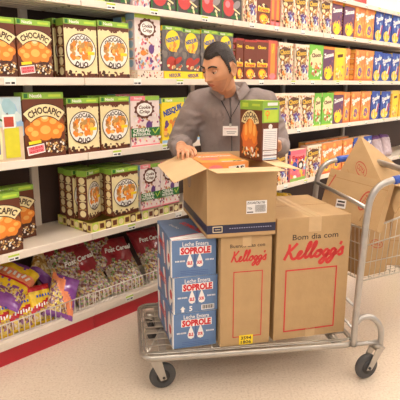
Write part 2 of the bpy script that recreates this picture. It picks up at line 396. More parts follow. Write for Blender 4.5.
def d_pops(p, H):
    p.rect(0, 0, 1, H, ink((238, 218, 190))); p.up(); p.rect(0, H - .1, 1, H, ink((244, 226, 206))); p.bits(0, .03, 1, H - .12, 90, [ink((150, 90, 60)), CRM, TAN, ink((220, 150, 140)), WHITE, DBROWN, ink((200, 150, 90))], .06, 31); p.up()
    p.ell(.42, H - .5, .4, .34, ink((112, 66, 40)), 20); p.up(); p.bits(.08, H - .8, .78, H - .5, 16, [CRM, TAN, ink((150, 90, 50)), WHITE, ORANGE], .1, 8); p.up()
    p.rrect(.42, H - .36, .74, .26, .1, ink((84, 50, 34))); p.up(); p.text('Choco', .42, H - .36, .26, ink((222, 176, 60)), wid=.7, bold=.06, ang=.1)
    p.bits(.4, .3, .85, .62, 12, [PURP, ink((90, 80, 160)), LBLUE, WHITE, PURP], .09, 5); p.bits(.05, .05, .5, .35, 12, [ORANGE, CRM, TAN, BROWN], .07, 6)
def d_green(p, H):
    p.rect(0, 0, 1, H, ink((120, 190, 62))); p.up(); p.splat(.5, H * .6, .42, CRM, 10, .1, 1); p.up()
    p.text('Choco', .5, H - .42, .22, BROWN, wid=.66, bold=.05, ang=.1); p.bits(.12, .08, .92, .75, 28, [ink((190, 120, 70)), CRM, RED, ORANGE, WHITE, TAN], .08, 41); p.rect(0, 0, 1, .06, LIME)
def d_purple(p, H):
    p.rect(0, 0, 1, H, ink((112, 66, 96))); p.up(); p.bits(.05, .3, .95, H - .15, 24, [PURP, ink((150, 90, 110)), ORANGE, ink((90, 60, 110))], .09, 52); p.text('Zucosos', .5, H - .36, .26, WHITE, wid=.86, bold=.05, ang=.15); p.up()
    p.ell(.5, .34, .36, .3, YEL); p.up(); p.bits(.1, .1, .9, .6, 20, [LORANGE, ORANGE, YEL, PURP], .07, 51); p.rect(0, H - .12, 1, H, ORANGE)
def d_yellow(p, H):
    p.rect(0, 0, 1, H, ink((240, 196, 70))); p.up(); p.rect(.18, .3, .82, H - .2, YEL); p.up(); p.rrect(.5, H - .36, .5, .14, .1, BROWN)
    p.bits(.15, .1, .9, .7, 16, [ORANGE, LORANGE, CRM, TAN], .08, 61)
def d_orange(p, H):
    p.rect(0, 0, 1, H, ink((238, 140, 72))); p.up(); p.bits(.03, .1, .97, H - .15, 30, [ink((244, 160, 90)), ink((230, 120, 60)), LORANGE], .1, 72); p.text('Zucaritas', .5, H - .4, .28, WHITE, wid=.88, bold=.06, ang=.2); p.rrect(.3, H - .62, .2, .12, .4, WHITE); p.up()
    p.ell(.5, .42, .3, .3, YEL); p.up(); p.ell(.52, .45, .2, .22, ink((130, 96, 150))); p.up(); p.bits(.3, .2, .75, .6, 10, [PURP, ORANGE, LORANGE, ink((150, 120, 170))], .06, 71); p.rect(0, 0, 1, .08, ink((226, 110, 50)))
def d_blue(p, H):
    p.rect(0, 0, 1, H, BLUE); p.up(); p.ell(.45, .3, .38, .27, YEL); p.up(); p.bits(.12, .12, .78, .44, 16, [YEL, LORANGE, ORANGE, CRM], .08, 81)
    p.bits(.03, .4, .97, H - .1, 26, [ink((60, 90, 180)), ink((90, 120, 200)), LBLUE, ink((36, 56, 140))], .09, 83); p.text('Zucaritas', .5, H - .36, .28, WHITE, wid=.88, bold=.06, ang=.2); p.rrect(.3, H - .6, .2, .12, .4, WHITE); p.rrect(.8, .6, .1, .5, -.3, RED); p.rrect(.66, .62, .1, .4, -.3, WHITE)
def d_froot(p, H):
    p.rect(0, 0, 1, H, ink((236, 110, 130))); p.up(); p.rect(0, H - .4, 1, H - .16, PINK); p.bits(.02, .1, .98, H - .35, 46, [BLUE, YEL, WHITE, ORANGE, PINK, LBLUE, LORANGE], .09, 91); p.up()
    p.ell(.28, H - .6, .17, .17, BLUE); p.ell(.66, H - .6, .19, .18, DBROWN); p.up(); p.ell(.66, H - .6, .11, .1, WHITE); p.text('Froot', .5, H - .28, .24, RED, wid=.8, bold=.05); p.rect(0, 0, 1, .12, ink((150, 190, 90)))
def d_straw(p, H):
    p.rect(0, 0, 1, H, ink((74, 66, 64))); p.up(); p.rect(0, H - .14, 1, H, GREEN); p.text('Nesquik', .5, H - .4, .2, YEL, wid=.7, bold=.04); p.ell(.34, .42, .3, .3, ink((206, 64, 62))); p.up(); p.ell(.28, .5, .12, .11, PINK)
    p.ell(.74, .52, .2, .12, ink((150, 140, 140)), ang=.5); p.rrect(.74, .32, .36, .05, -.4, CRM); p.bits(.5, .08, .95, .25, 10, [CRM, DGREEN, GREY], .06, 101); p.rect(0, 0, .06, H, DGREEN)
def d_redbox(p, H):
    p.rect(0, 0, 1, H, ink((206, 92, 74))); p.up(); p.rect(.25, .3, .75, H - .2, ink((226, 150, 60))); p.ell(.5, .25, .35, .2, PINK); p.up(); p.text('Choco', .5, H - .5, .2, YEL, wid=.6, bold=.04, ang=1.4)
def d_back(p, H):
    p.rect(0, 0, 1, H, ink((186, 206, 214))); p.up(); p.rect(0, H - .34, .3, H - .1, YEL); p.up(); p.rrect(.15, H - .2, .2, .05, .2, DGREEN)
    p.bits(.3, H - .6, .98, H - .15, 14, [ink((210, 222, 220)), LBLUE, ink((160, 196, 206))], .14, 3)
    p.stroke([(.52, H - .36), (.68, H - .44)], .035, DGREEN); p.stroke([(.72, H - .28), (.8, H - .5)], .03, GREY); p.up()
    p.rect(0, 0, 1, .62, ink((214, 190, 160))); p.up(); p.bits(0, .02, .3, .5, 40, [BROWN, WHITE, PINK, RED, CRM], .035, 7)
    for x, m2 in ((.0, ORANGE), (.62, ink((190, 70, 50)))): p.rect(x, .58, x + .24, .84, WHITE); p.up(); p.rect(x + .03, .62, x + .21, .8, m2)
    p.poly([(.28, .05), (.58, .05), (.6, .5), (.5, .86), (.32, .86), (.26, .5)], CRM); p.up(); p.ell(.42, .76, .09, .1, DBROWN); p.rect(.31, .14, .55, .5, ink((110, 112, 160))); p.rect(.64, .06, .92, .6, ink((214, 204, 50)))
def side_plain(c1, c2):
    def f(p, H):
        p.rect(0, 0, 1, H, c1); p.up(); k = random.Random(4)
        n = 5
        for i in range(n): p.ell(.5, H * (.12 + .17 * i), .3, .3, c2); p.rect(.15, H * (.2 + .17 * i), .85, H * (.22 + .17 * i), CRM if i % 2 else TAN)
        p.up(); p.rect(0, H - .5, 1, H, GREEN if c1 in (BROWN, DBROWN) else c2)
    return f
DES = {  # front, side, width, height, depth, words
 'chocapic': (d_chocapic, side_plain(BROWN, CRM), .215, .31, .07, 'dark brown cereal box with orange lumps'),
 'duo': (d_duo, side_plain(BROWN, CRM), .205, .305, .07, 'cream cereal box with round white medallion'),
 'integral': (d_integral, side_plain(ink((226, 208, 214)), LBLUE), .205, .31, .075, 'pink speckled cereal box with green band'),
 'crisp': (lambda p, H: d_integral(p, H, False), side_plain(ink((226, 208, 214)), LBLUE), .205, .33, .075, 'tall pale pink speckled cereal box'),
 'nesqd': (d_nesq_dark, side_plain(GREY, YEL), .17, .27, .06, 'dark grey cereal box with yellow oval'),
 'nesq': (d_nesq, side_plain(YEL, LBLUE), .2, .29, .07, 'yellow cereal box with slanted blue lettering'),
 'krispis': (d_krispis, side_plain(ink((140, 70, 50)), PINK), .155, .295, .06, 'dark brown cereal box with yellow strip'),
 'pops': (d_pops, side_plain(ink((238, 222, 200)), ink((226, 176, 160))), .2, .3, .07, 'beige cereal box with brown round picture'),
 'green': (d_green, side_plain(ink((110, 180, 60)), CRM), .2, .3, .07, 'bright green cereal box with cream splash'),
 'purple': (d_purple, side_plain(ink((112, 66, 96)), YEL), .2, .3, .07, 'purple cereal box with yellow flakes'),
 'yellow': (d_yellow, side_plain(ink((236, 180, 70)), CRM), .2, .3, .07, 'amber yellow cereal box'),
 'orange': (d_orange, side_plain(ink((232, 130, 66)), LORANGE), .2, .3, .07, 'orange cereal box with purple oval'),
 'blue': (d_blue, side_plain(BLUE, YEL), .2, .3, .07, 'blue cereal box with yellow flakes'),
 'froot': (d_froot, side_plain(PINK, BLUE), .24, .28, .07, 'pink cereal box covered in many-coloured rings'),
 'straw': (d_straw, side_plain(ink((70, 80, 60)), GREEN), .21, .3, .07, 'dark grey cereal box with red shape'),
 'redbox': (d_redbox, side_plain(ink((206, 92, 74)), PINK), .12, .3, .07, 'narrow red and orange cereal box'),
 'backside': (d_back, side_plain(LBLUE, CRM), .27, .31, .07, 'cereal box turned to its light blue back panel with small pictures'),
}
BM = {}
def boxmesh(k):
    if k in BM: return BM[k]
    f, sd, w_, h, d, _ = DES[k]; mb = MB()
    mb.bbox((0, 0, 0), (w_, d, h), CRM if k in ('duo', 'pops', 'integral', 'crisp', 'backside') else BROWN if k in ('chocapic', 'krispis') else ink((180, 140, 90)), .0012)
    f(Print(mb, (0, 0, 0), (1, 0, 0), (0, 0, 1), w_, h), h / w_)
    sd(Print(mb, (0, d, 0), (0, -1, 0), (0, 0, 1), d, h), h / d)
    pt = Print(mb, (0, 0, h), (1, 0, 0), (0, 1, 0), w_, d)
    pt.rect(0, 0, 1, d / w_, GREEN if k in ('chocapic', 'duo', 'crisp', 'nesqd', 'green', 'straw') else LIME if k == 'nesq' else ink((236, 200, 170)))
    pt.up(); pt.rect(.02, d / w_ * .48, .98, d / w_ * .52, GREY)
    BM[k] = mb.mesh('cereal_box'); return BM[k]
ROWN = {1: 'top row', 2: 'second row', 3: 'third row', 4: 'lowest shelf'}
CNT = {}
ORD = ['first', 'second', 'third', 'fourth', 'fifth', 'sixth', 'seventh', 'eighth', 'ninth', 'tenth', 'eleventh', 'twelfth']
def put(k, row, t, z=None, off=.02, width=None, dz=0, rz=0, extra=None, hs=1):
    base = {1: 1.85, 2: 1.45, 3: 1.05, 4: .59}[row]
    o = bpy.data.objects.new('cereal_box', boxmesh(k)); COL.objects.link(o)
    o.location = S(t, off, base + dz + .001); o.rotation_euler = (0, 0, AZ + rz)
    if width: o.scale = (width / DES[k][2], 1, hs)
    else: o.scale = (1, 1, hs)
    c = CNT.get((k, row, extra), 0); CNT[(k, row, extra)] = c + 1
    o['_k'] = k; o['_r'] = row; o['_i'] = c; o['_e'] = extra or ''
    o['category'] = 'cereal box'; o['group'] = {1: 'cereal boxes on the top row', 2: 'cereal boxes on the second row', 3: 'cereal boxes on the third row', 4: 'cereal boxes on the lowest shelf'}[row]
    return o
ROWS = {
 2: [('chocapic', .022, .212), ('chocapic', .238, .19), ('duo', .505, .2), ('duo', .715, .215), ('crisp', .985, .205)] + [('nesqd', 1.2 + .175 * i, .17) for i in range(4)] +
    [('krispis', 1.93, .08), ('krispis', 2.015, .145), ('krispis', 2.165, .15), ('redbox', 2.33, .12), ('pops', 2.47, .22), ('pops', 2.7, .21), ('green', 2.92, .24), ('purple', 3.17, .2), ('yellow', 3.38, .2),
     ('orange', 3.59, .1), ('orange', 3.79, .2), ('orange', 4.0, .2), ('blue', 4.21, .19), ('blue', 4.41, .24), ('blue', 4.66, .22), ('yellow', 4.9, .2), ('blue', 5.11, .2), ('orange', 5.32, .2)],
 3: [('backside', -.035, .275), ('chocapic', .246, .236), ('duo', .5, .2), ('duo', .712, .205), ('integral', .93, .23), ('nesq', 1.19, .2), ('nesq', 1.4, .2), ('nesq', 1.61, .2), ('redbox', 2.3, .12), ('pops', 2.43, .17), ('pops', 2.61, .21), ('pops', 2.83, .21),
     ('green', 3.05, .13), ('green', 3.19, .2), ('purple', 3.4, .2), ('orange', 3.61, .13), ('orange', 3.76, .2), ('orange', 3.98, .22), ('blue', 4.22, .22), ('blue', 4.47, .26), ('yellow', 4.76, .2), ('yellow', 4.97, .2), ('green', 5.18, .2)],
 1: [('green', .57, .21), ('straw', .82, .13), ('crisp', .97, .13)] + [('straw', 1.11 + .217 * i, .21) for i in range(4)] + [('pops', 2.0, .155), ('krispis', 2.16, .165), ('redbox', 2.335, .065), ('redbox', 2.405, .07)] +
    [('pops', 2.48 + .198 * i, .19) for i in range(4)] + [('purple', 3.28, .2), ('purple', 3.5, .21), ('orange', 3.72, .21), ('orange', 3.94, .21), ('blue', 4.17, .2), ('blue', 4.38, .2), ('blue', 4.6, .21), ('blue', 4.83, .2), ('orange', 5.05, .2)],
 4: [('pops', 2.45, .2), ('froot', 2.69, .25), ('pops', 2.96, .24), ('orange', 3.22, .2), ('orange', 3.43, .2), ('orange', 3.64, .2), ('blue', 3.88, .2), ('blue', 4.1, .2)],
}
for row, L in ROWS.items():
    for k, t, wd in L:
        dz = .05 if (k == 'nesqd' or (k == 'crisp' and row == 2)) else 0
        put(k, row, t, width=wd, dz=dz, off=.02 + random.uniform(0, .012), rz=random.uniform(-.03, .03), hs=.97 if row == 4 and k != 'froot' else .885 if (k == 'chocapic' and row == 2) else 1.06 if k == 'chocapic' else random.uniform(.96, 1.0))
# second ranks where gaps show them
B2 = 'back rank'
put('duo', 2, .5, off=.12, width=.2, extra=B2); put('duo', 2, .5, off=.2, width=.2, extra=B2); put('duo', 2, .73, off=.11, width=.2, extra=B2)
put('crisp', 2, .96, off=.115, width=.2, dz=.02, extra=B2)
for i in range(7): put(['krispis', 'redbox', 'pops', 'pops', 'green', 'purple', 'yellow'][i], 2, [2.0, 2.33, 2.45, 2.68, 2.9, 3.15, 3.36][i], off=.115, extra=B2)
put('orange', 2, 3.6, off=.115, extra=B2)
put('integral', 3, .9, off=.12, width=.22, extra=B2); put('duo', 3, .7, off=.12, extra=B2); put('redbox', 3, 2.3, off=.12, extra=B2); put('orange', 3, 3.6, off=.12, extra=B2); put('blue', 3, 4.3, off=.12, extra=B2)
put('chocapic', 4, -.04, off=.03, width=.235, hs=.98); put('chocapic', 4, .14, off=.2, width=.23, hs=.95, extra=B2); put('chocapic', 4, -.1, off=.22, width=.23, hs=.95, extra=B2)
# angled boxes standing on the printed trays
for t, off, rz, wd, k in ((.635, .075, .36, .135, 'duo'), (.60, .165, .15, .15, 'duo'), (.61, .255, .0, .16, 'duo'), (.775, .025, 0, .20, 'duo'), (.785, .11, 0, .19, 'duo'), (.79, .195, 0, .185, 'duo')):
    put(k, 4, t, off=off, rz=rz, dz=.058, width=wd, extra='on a tray', hs=.94)
for t, off in ((1.0, .03), (1.17, .03), (1.0, .12)): put('integral', 4, t, off=off, dz=.058, width=.165, extra='on a tray', hs=.92)
for i in range(4): put('orange', 4, 3.1 + .22 * i, off=.13, dz=0, extra=B2)
def finish_labels():
    g = {}
    for o in list(COL.objects):
        if '_k' in o.keys(): g.setdefault((o['_k'], o['_r'], o['_e']), []).append(o)
    for (k, r, e), os_ in g.items():
        os_.sort(key=lambda o: (o.location - P0).dot(Dv))
        if e == B2: os_.sort(key=lambda o: (round((o.location - P0).dot(Dv), 1)))
        n = len(os_); words = DES[k][5]
        for i, o in enumerate(os_):
            pos = ORD[i] + (' of its kind from the left' if n > 1 else '')
            where = ROWN[r]
            if n == 1: o['label'] = f"{words}, {e + ', ' if e else ''}{where}"
            elif i == n - 1 and n > 2: o['label'] = f"{words}, {e + ', ' if e else ''}rightmost, {where}"
            else: o['label'] = f"{words}, {e + ', ' if e else ''}{ORD[i]} from left, {where}"
            for q in ('_k', '_r', '_i', '_e'): del o[q]
finish_labels()
# printed trays under boxes
def tray(name, t, wd, dp, h, z, base, deco, label, rz=0):
    mb = MB(); mb.box((0, 0, 0), (wd, dp, .003), base)
    for a, b in (((0, 0, 0), (wd, .003, h)), ((0, dp - .003, 0), (wd, dp, h)), ((0, 0, 0), (.003, dp, h)), ((wd - .003, 0, 0), (wd, dp, h))): mb.box(a, b, base)
    deco(Print(mb, (0, 0, 0), (1, 0, 0), (0, 0, 1), wd, h), h / wd); deco(Print(mb, (0, dp, 0), (0, -1, 0), (0, 0, 1), dp, h), h / dp)
    tag(mb.build(name, loc=S(t, .012, z + .001), rot=(0, 0, AZ + rz)), label, 'display tray')
def deco_duo(p, H):
    for i in range(4):
        x = .04 + i * .25
        p.rect(x, 0, x + .11, H, BROWN if i % 2 else LIME); p.l += .3; p.ell(x + .055, H * .5, H * .34, H * .34, CRM); p.rect(x + .14, H * .25, x + .22, H * .8, BROWN)
def deco_nes(p, H):
    p.rect(0, 0, 1, H, YEL); p.up()
    for i in range(2): p.text('NESQUIK', .27 + .48 * i, H * .5, H * .62, PURP, wid=.3, bold=.04, ang=.06)
def deco_pk(p, H): p.rect(0, 0, 1, H, ink((236, 218, 200))); p.up(); p.bits(0.02, H * .15, .98, H * .85, 22, [BROWN, ORANGE, PINK, TAN], .03, 2)
CRMT = ink((226, 206, 120))
tray('display_tray', .6, .375, .33, .055, .59, CRMT, deco_duo, 'brown and lime printed tray carrying the duo medallion boxes on the lowest shelf')
tray('display_tray', .985, .36, .3, .055, .59, ink((206, 190, 150)), deco_duo, 'tan printed tray under the green banded boxes on the lowest shelf')
tray('display_tray', 1.2, .35, .1, .048, 1.45, YEL, deco_nes, 'yellow printed tray with purple lettering, left of the clerk on the second row')
tray('display_tray', 1.555, .35, .1, .048, 1.45, YEL, deco_nes, 'yellow printed tray with purple lettering, behind the clerk on the second row')
tray('display_tray', .983, .21, .11, .048, 1.45, ink((236, 218, 200)), deco_pk, 'small speckled tray under the tall pink box on the second row')

# ------------------------------------------------------------------ bags in the wire-fronted bottom shelf
def bag(name, w_, h, th, regions, seed, m_edge):
    rn = random.Random(seed); nx, ny = 18, 22; mb = MB()
    def P(i, j, s):
        x = i / nx; y = j / ny; e = (1 - (2 * x - 1) ** 4) ** .6 * (1 - (2 * y - 1) ** 6) ** .7
        n_ = noise.noise(Vector((x * 4 + seed, y * 4, s * 3))) * .012 + noise.noise(Vector((x * 11 + seed, y * 11, s * 5))) * .006
        px = (x - .5) * w_ * (1 - .05 * math.sin(y * math.pi)); 
        return Vector((px, -s * (th / 2 * e) - n_ * e, y * h))
    for s in (1, -1):
        for j in range(ny):
            for i in range(nx):
                q = [P(i, j, s), P(i + 1, j, s), P(i + 1, j + 1, s), P(i, j + 1, s)]
                if s < 0: q.reverse()
                y = (j + .5) / ny; x = (i + .5) / nx; m = regions(x, y)
                mb.add(q, [(0, 1, 2, 3)], m, True)
    return mb
C_MULTI = confetti('clear_bag_of_puffs', [(214, 184, 90), (150, 104, 140), (212, 190, 160), (190, 136, 80), (226, 200, 90), (120, 76, 90)], 85)
C_GREEN = confetti('clear_bag_of_green_and_white_puffs', [(204, 192, 170), (112, 140, 76), (160, 120, 130), (196, 160, 90), (176, 160, 140), (120, 74, 60)], 90)
C_GOLD = confetti('clear_bag_of_golden_puffs', [(206, 170, 90), (226, 200, 130), (176, 130, 60), (238, 226, 190)], 50)
C_DARK = confetti('clear_bag_of_dark_cereal', [(90, 60, 40), (130, 96, 60), (60, 44, 34), (168, 130, 80)], 60)
FY = mat('yellow_bag_film', (240, 200, 40), .25, coat=.6, var=.1, vscale=30); FP = mat('purple_bag_film', (134, 70, 150), .25, coat=.6, var=.12, vscale=30)
FR = mat('red_bag_film', (200, 36, 50), .25, coat=.6, var=.1, vscale=30); FM = mat('maroon_bag_film', (150, 24, 38), .3, coat=.5, var=.15, vscale=20); FO = mat('orange_bag_film', (236, 140, 90), .3, coat=.5, var=.1)
def r_small(x, y): return FR if y > .85 else FY if y > .62 or (y < .1) else (FR if abs(y - .5 - (x - .5) * .25) < .07 else C_MULTI if y < .42 else FY)
def r_big(x, y):
    k = noise.noise(Vector((x * 5, y * 5, 3.3))); y2 = y + k * .1
    return FO if abs(y - .62) < .085 else FR if abs(y - .62) < .1 else FP if (y2 > .86 or y2 < .16 or abs(k) < .05 and y < .5) else FY if y2 > .34 else C_MULTI
def r_gold(x, y): return FY if y + noise.noise(Vector((x * 5, y * 5, 0))) * .3 > .74 else FP if y < .12 else C_GOLD
def r_post(x, y): return FM if y + noise.noise(Vector((x * 6, y * 6, 0))) * .12 > .52 else C_GREEN
def r_purp(x, y): return FP if x + y + noise.noise(Vector((x * 4, y * 4, 0))) * .3 > 1.15 or y < .1 else FO if x + y > .85 else C_MULTI
BAGS = {}
def bagtext(mb, t, w_, h, th, y, size, m, sh=.3):
    p = Print(mb, (-w_ / 2, -th / 2 - .012, 0), (1, 0, 0), (0, 0, 1), w_, h); p.text(t, .5, y * h / w_, size, m, wid=.8, bold=.03, shear=sh)
for k, (w_, h, th, rf) in {'small': (.13, .19, .055, r_small), 'big': (.3, .4, .09, r_big), 'gold': (.26, .34, .08, r_gold), 'post': (.27, .38, .08, r_post), 'purp': (.2, .3, .07, r_purp)}.items():
    mb = bag(k, w_, h, th, rf, len(k) + 3, FY)
    if k == 'post': bagtext(mb, 'Post Cereal', w_, h, th, .74, .17, WHITE)
    if k in ('small', 'big'):
        p = Print(mb, (-w_ / 2, -th / 2 - .013, 0), (1, 0, 0), (0, 0, 1), w_, h); yy = (.5 if k == 'small' else .62) * h / w_; rn = random.Random(3)
        for i in range(7): p.rrect(.17 + i * .11, yy + (.02 if i % 2 else -.02), .06, .13, rn.uniform(-.5, .3), WHITE)
        if k == 'small':
            for i in range(5): p.rrect(.25 + i * .12, .73 * h / w_, .07, .09, rn.uniform(-.3, .3), BLUE)
    BAGS[k] = mb.mesh('cereal_bag')
def putbag(k, t, off, z, rx, ry, rz, label, sc=1, piv=0):
    o = bpy.data.objects.new('cereal_bag', BAGS[k]); COL.objects.link(o)
    o.rotation_euler = (Euler((0, 0, AZ)).to_matrix() @ Euler((0, 0, rz)).to_matrix() @ Euler((0, ry, 0)).to_matrix() @ Euler((rx, 0, 0)).to_matrix()).to_euler()
    if piv: o.rotation_euler = (Euler((0, 0, AZ)).to_matrix() @ Euler((rx, 0, 0)).to_matrix() @ Euler((0, ry, 0)).to_matrix()).to_euler()
    o.location = S(t, off, z) - o.rotation_euler.to_matrix() @ Vector((0, 0, piv))
    o.scale = (sc,) * 3; tag(o, label, 'bag', 'bags of cereal in the wire-fronted bottom shelf')
n5 = ['leftmost', 'second from left', 'third from left', 'fourth from left', 'rightmost']
for i in range(5): putbag('small', -.2 + .125 * i, .07, .125, -.35, .1, .05, f'small yellow and red bag leaning on the wire front, {n5[i]} of five', 1.12)
putbag('big', .24, .24, .375, -1.0, .9, 0, 'large yellow bag with a red banner lying across the small bags', .8, .22)
putbag('gold', .02, .22, .2, -.95, -.3, .1, 'clear bag of golden puffs left of the large yellow bag')
putbag('gold', -.25, .2, .2, -.9, .2, .1, 'clear bag of golden puffs lying at the far left of the bottom shelf')
putbag('purp', .44, .08, .25, -.6, .6, 0, 'purple and orange bag slanting against the wires', .85, .14)
putbag('gold', .42, .25, .28, -.8, .9, 0, 'clear bag of golden puffs heaped behind the purple and orange bag', .9)
putbag('post', .7, .1, .12, -.72, -.12, .0, 'maroon topped clear bag, left one of the front pair')
putbag('post', .95, .09, .12, -.72, .06, .0, 'maroon topped clear bag, right one of the front pair')
putbag('post', .6, .2, .24, -.75, .1, .0, 'maroon topped clear bag behind the left front one')
putbag('post', .86, .21, .25, -.75, -.1, .0, 'maroon topped clear bag behind the right front one')
putbag('post', 1.25, .1, .12, -.7, .05, .0, 'maroon topped clear bag half hidden behind the blue milk cartons')
putbag('gold', .1, .33, .16, -.4, .5, 0, 'clear bag of golden puffs at the back of the bottom shelf')
for i, t in enumerate((2.5, 2.72, 2.95)): putbag('gold', t, .1, .14, -.6, .1 * i, 0, 'clear bag of puffs right of the clerk on the bottom shelf, ' + ('leftmost', 'middle one', 'rightmost')[i])
mb = bag('silver', .22, .26, .09, lambda x, y: ink((190, 170, 176)) if y < .8 else PURP, 5, None); BAGS['silver'] = mb.mesh('cereal_bag')
for i, t in enumerate((4.42, 4.66, 4.9)): putbag('silver', t, .09, .595, -.3, .08 * i - .08, 0, 'silver and purple bag at the far right, ' + ('leftmost', 'middle one', 'rightmost')[i] + ' of three')

# ------------------------------------------------------------------ platform cart
CA = R(90 - 82)
CB = Vector((-.192, 2.204, 0))
cart = empty('platform_cart', CB, CA, label='grey steel platform cart on dark casters carrying the cartons', category='cart')
X0, X1, Y0, Y1, DZ = -.085, .955, -.05, .54, .2
mb = MB()
def rr_path(x0, y0, x1, y1, r, z, n=6):
    out = []
    for cx, cy, a in ((x1 - r, y1 - r, 0), (x0 + r, y1 - r, 90), (x0 + r, y0 + r, 180), (x1 - r, y0 + r, 270)):
        for i in range(n + 1): t = R(a + 90 * i / n); out.append((cx + r * math.cos(t), cy + r * math.sin(t), z))
    return out
pth = rr_path(X0, Y0, X1, Y1, .06, DZ - .016)
mb.tube(pth, .014, STEEL, 8, closed=True, rs=[(.009, .0155)] * len(pth))
mb.tube(rr_path(X0 + .016, Y0 + .016, X1 - .016, Y1 - .016, .05, DZ + .0), .004, STEEL, 6, closed=True)
mb.box((X0 + .03, .23, DZ - .035), (X1 - .02, .26, DZ - .012), STEEL)
for x in (.0, X1 - .1): mb.box((x, Y0 + .01, DZ - .035), (x + .035, Y1 - .01, DZ - .012), STEEL)
mb.build('deck_frame', cart)
mb = MB()
n = 9
for i in range(n): y = Y0 + .04 + (Y1 - Y0 - .08) * i / (n - 1); mb.tube([(X0 + .005, y, DZ - .004), (X1 - .01, y, DZ - .004)], .0032, CHROME, 6)
for i in range(4): x = X0 + .03 + i * .31; mb.tube([(x, Y0 + .01, DZ - .011), (x, Y1 - .01, DZ - .011)], .0034, CHROME, 6)
mb.tube([(X0 + .02, Y0 + .02, DZ - .012), (X0 + .2, Y1 - .02, DZ - .012)], .004, CHROME, 6)
mb.build('deck_wires', cart)
def caster(x, y, rz, tr_=.035):
    c = bpy.data.objects.new('caster', None); COL.objects.link(c); c.parent = cart; c.location = (x, y, 0); c.rotation_euler = (0, 0, rz)
    mb = MB(); mb.lathe([(.018, .155), (.027, .158), (.03, .168), (.026, .18), (.012, .184)], (0, 0, 0), (0, 0, 1), STEEL)
    for s in (-1, 1):
        mb.slab([(-.028, s * .024, .155), (.026, s * .024, .155), (tr_ + .015, s * .024, .055), (tr_ - .015, s * .024, .05)], .003, STEEL)
    mb.box((-.028, -.026, .15), (.026, .026, .158), STEEL); mb.tube([(tr_, -.03, .0645), (tr_, .03, .0645)], .007, DARKM, 10)
    mb.build('fork', c)
    mb = MB(); mb.lathe([(.03, -.012), (.052, -.015), (.06, -.012), (.0645, -.004), (.0645, .004), (.06, .012), (.052, .015), (.03, .012)], (tr_, 0, .0645), (0, 1, 0), RUBBER, 30)
    mb.lathe([(.032, -.016), (.034, .016)], (tr_, 0, .0645), (0, 1, 0), DARKM, 20)
    mb.build('wheel', c, label='dark rubber wheel')
caster(-.02, .0, R(10)); caster(-.02, .46, R(60)); caster(1.072, -.035, R(196), .06); caster(1.05, .5, R(20))
def arc_tube(yb, sgn):
    pts = [(.938, yb, .18), (.942, yb, .4), (.953, yb, .7), (.962, yb, .86), (.975, yb, .92), (1.0, yb, .96), (1.04, yb, .985), (1.1, yb, .998), (1.17, yb, 1.005), (1.205, yb + sgn * .01, 1.008), (1.225, yb + sgn * .04, 1.008)]
    return pts
YF, YB = -.055, .60
fr = arc_tube(YF, 1); bk = arc_tube(YB, -1)
mb = MB(); mb.tube(spline(fr + bk[::-1], 4), .0155, GALV, 12); mb.build('handle_tube', cart)
mb = MB(); mb.tube([(.962, YF, .865), (.962, YB, .865)], .011, GALV, 10)
mb.build('crossbar', cart)
for z in (.375, .26): mb = MB(); mb.tube([(.941, YF, z), (.941, YB, z)], .007, GALV, 8); mb.build('rung', cart)
for y in (YF, YB):
    mb = MB(); mb.tube([(1.075, y, .9925), (1.1, y, .9985), (1.17, y, 1.0055)], .0195, BLUEG, 14); mb.build('grip', cart, label='blue plastic grip')
    mb = MB(); mb.tube(spline([(.945, y, .30), (.97, y, .325), (1.02, y, .325), (1.062, y, .285), (1.078, y, .235), (1.076, y, .182)], 4), .0145, GALV, 10)
    mb.tube([(.93, y, .19), (1.075, y, .19)], .011, GALV, 8); mb.build('caster_bracket', cart)

# ------------------------------------------------------------------ cartons on the cart
def carton(w_, d, h, th=.003, flapgap=True, base=CARD):
    mb = MB(); mb.bbox((0, 0, 0), (w_, d, h), base, .003); return mb
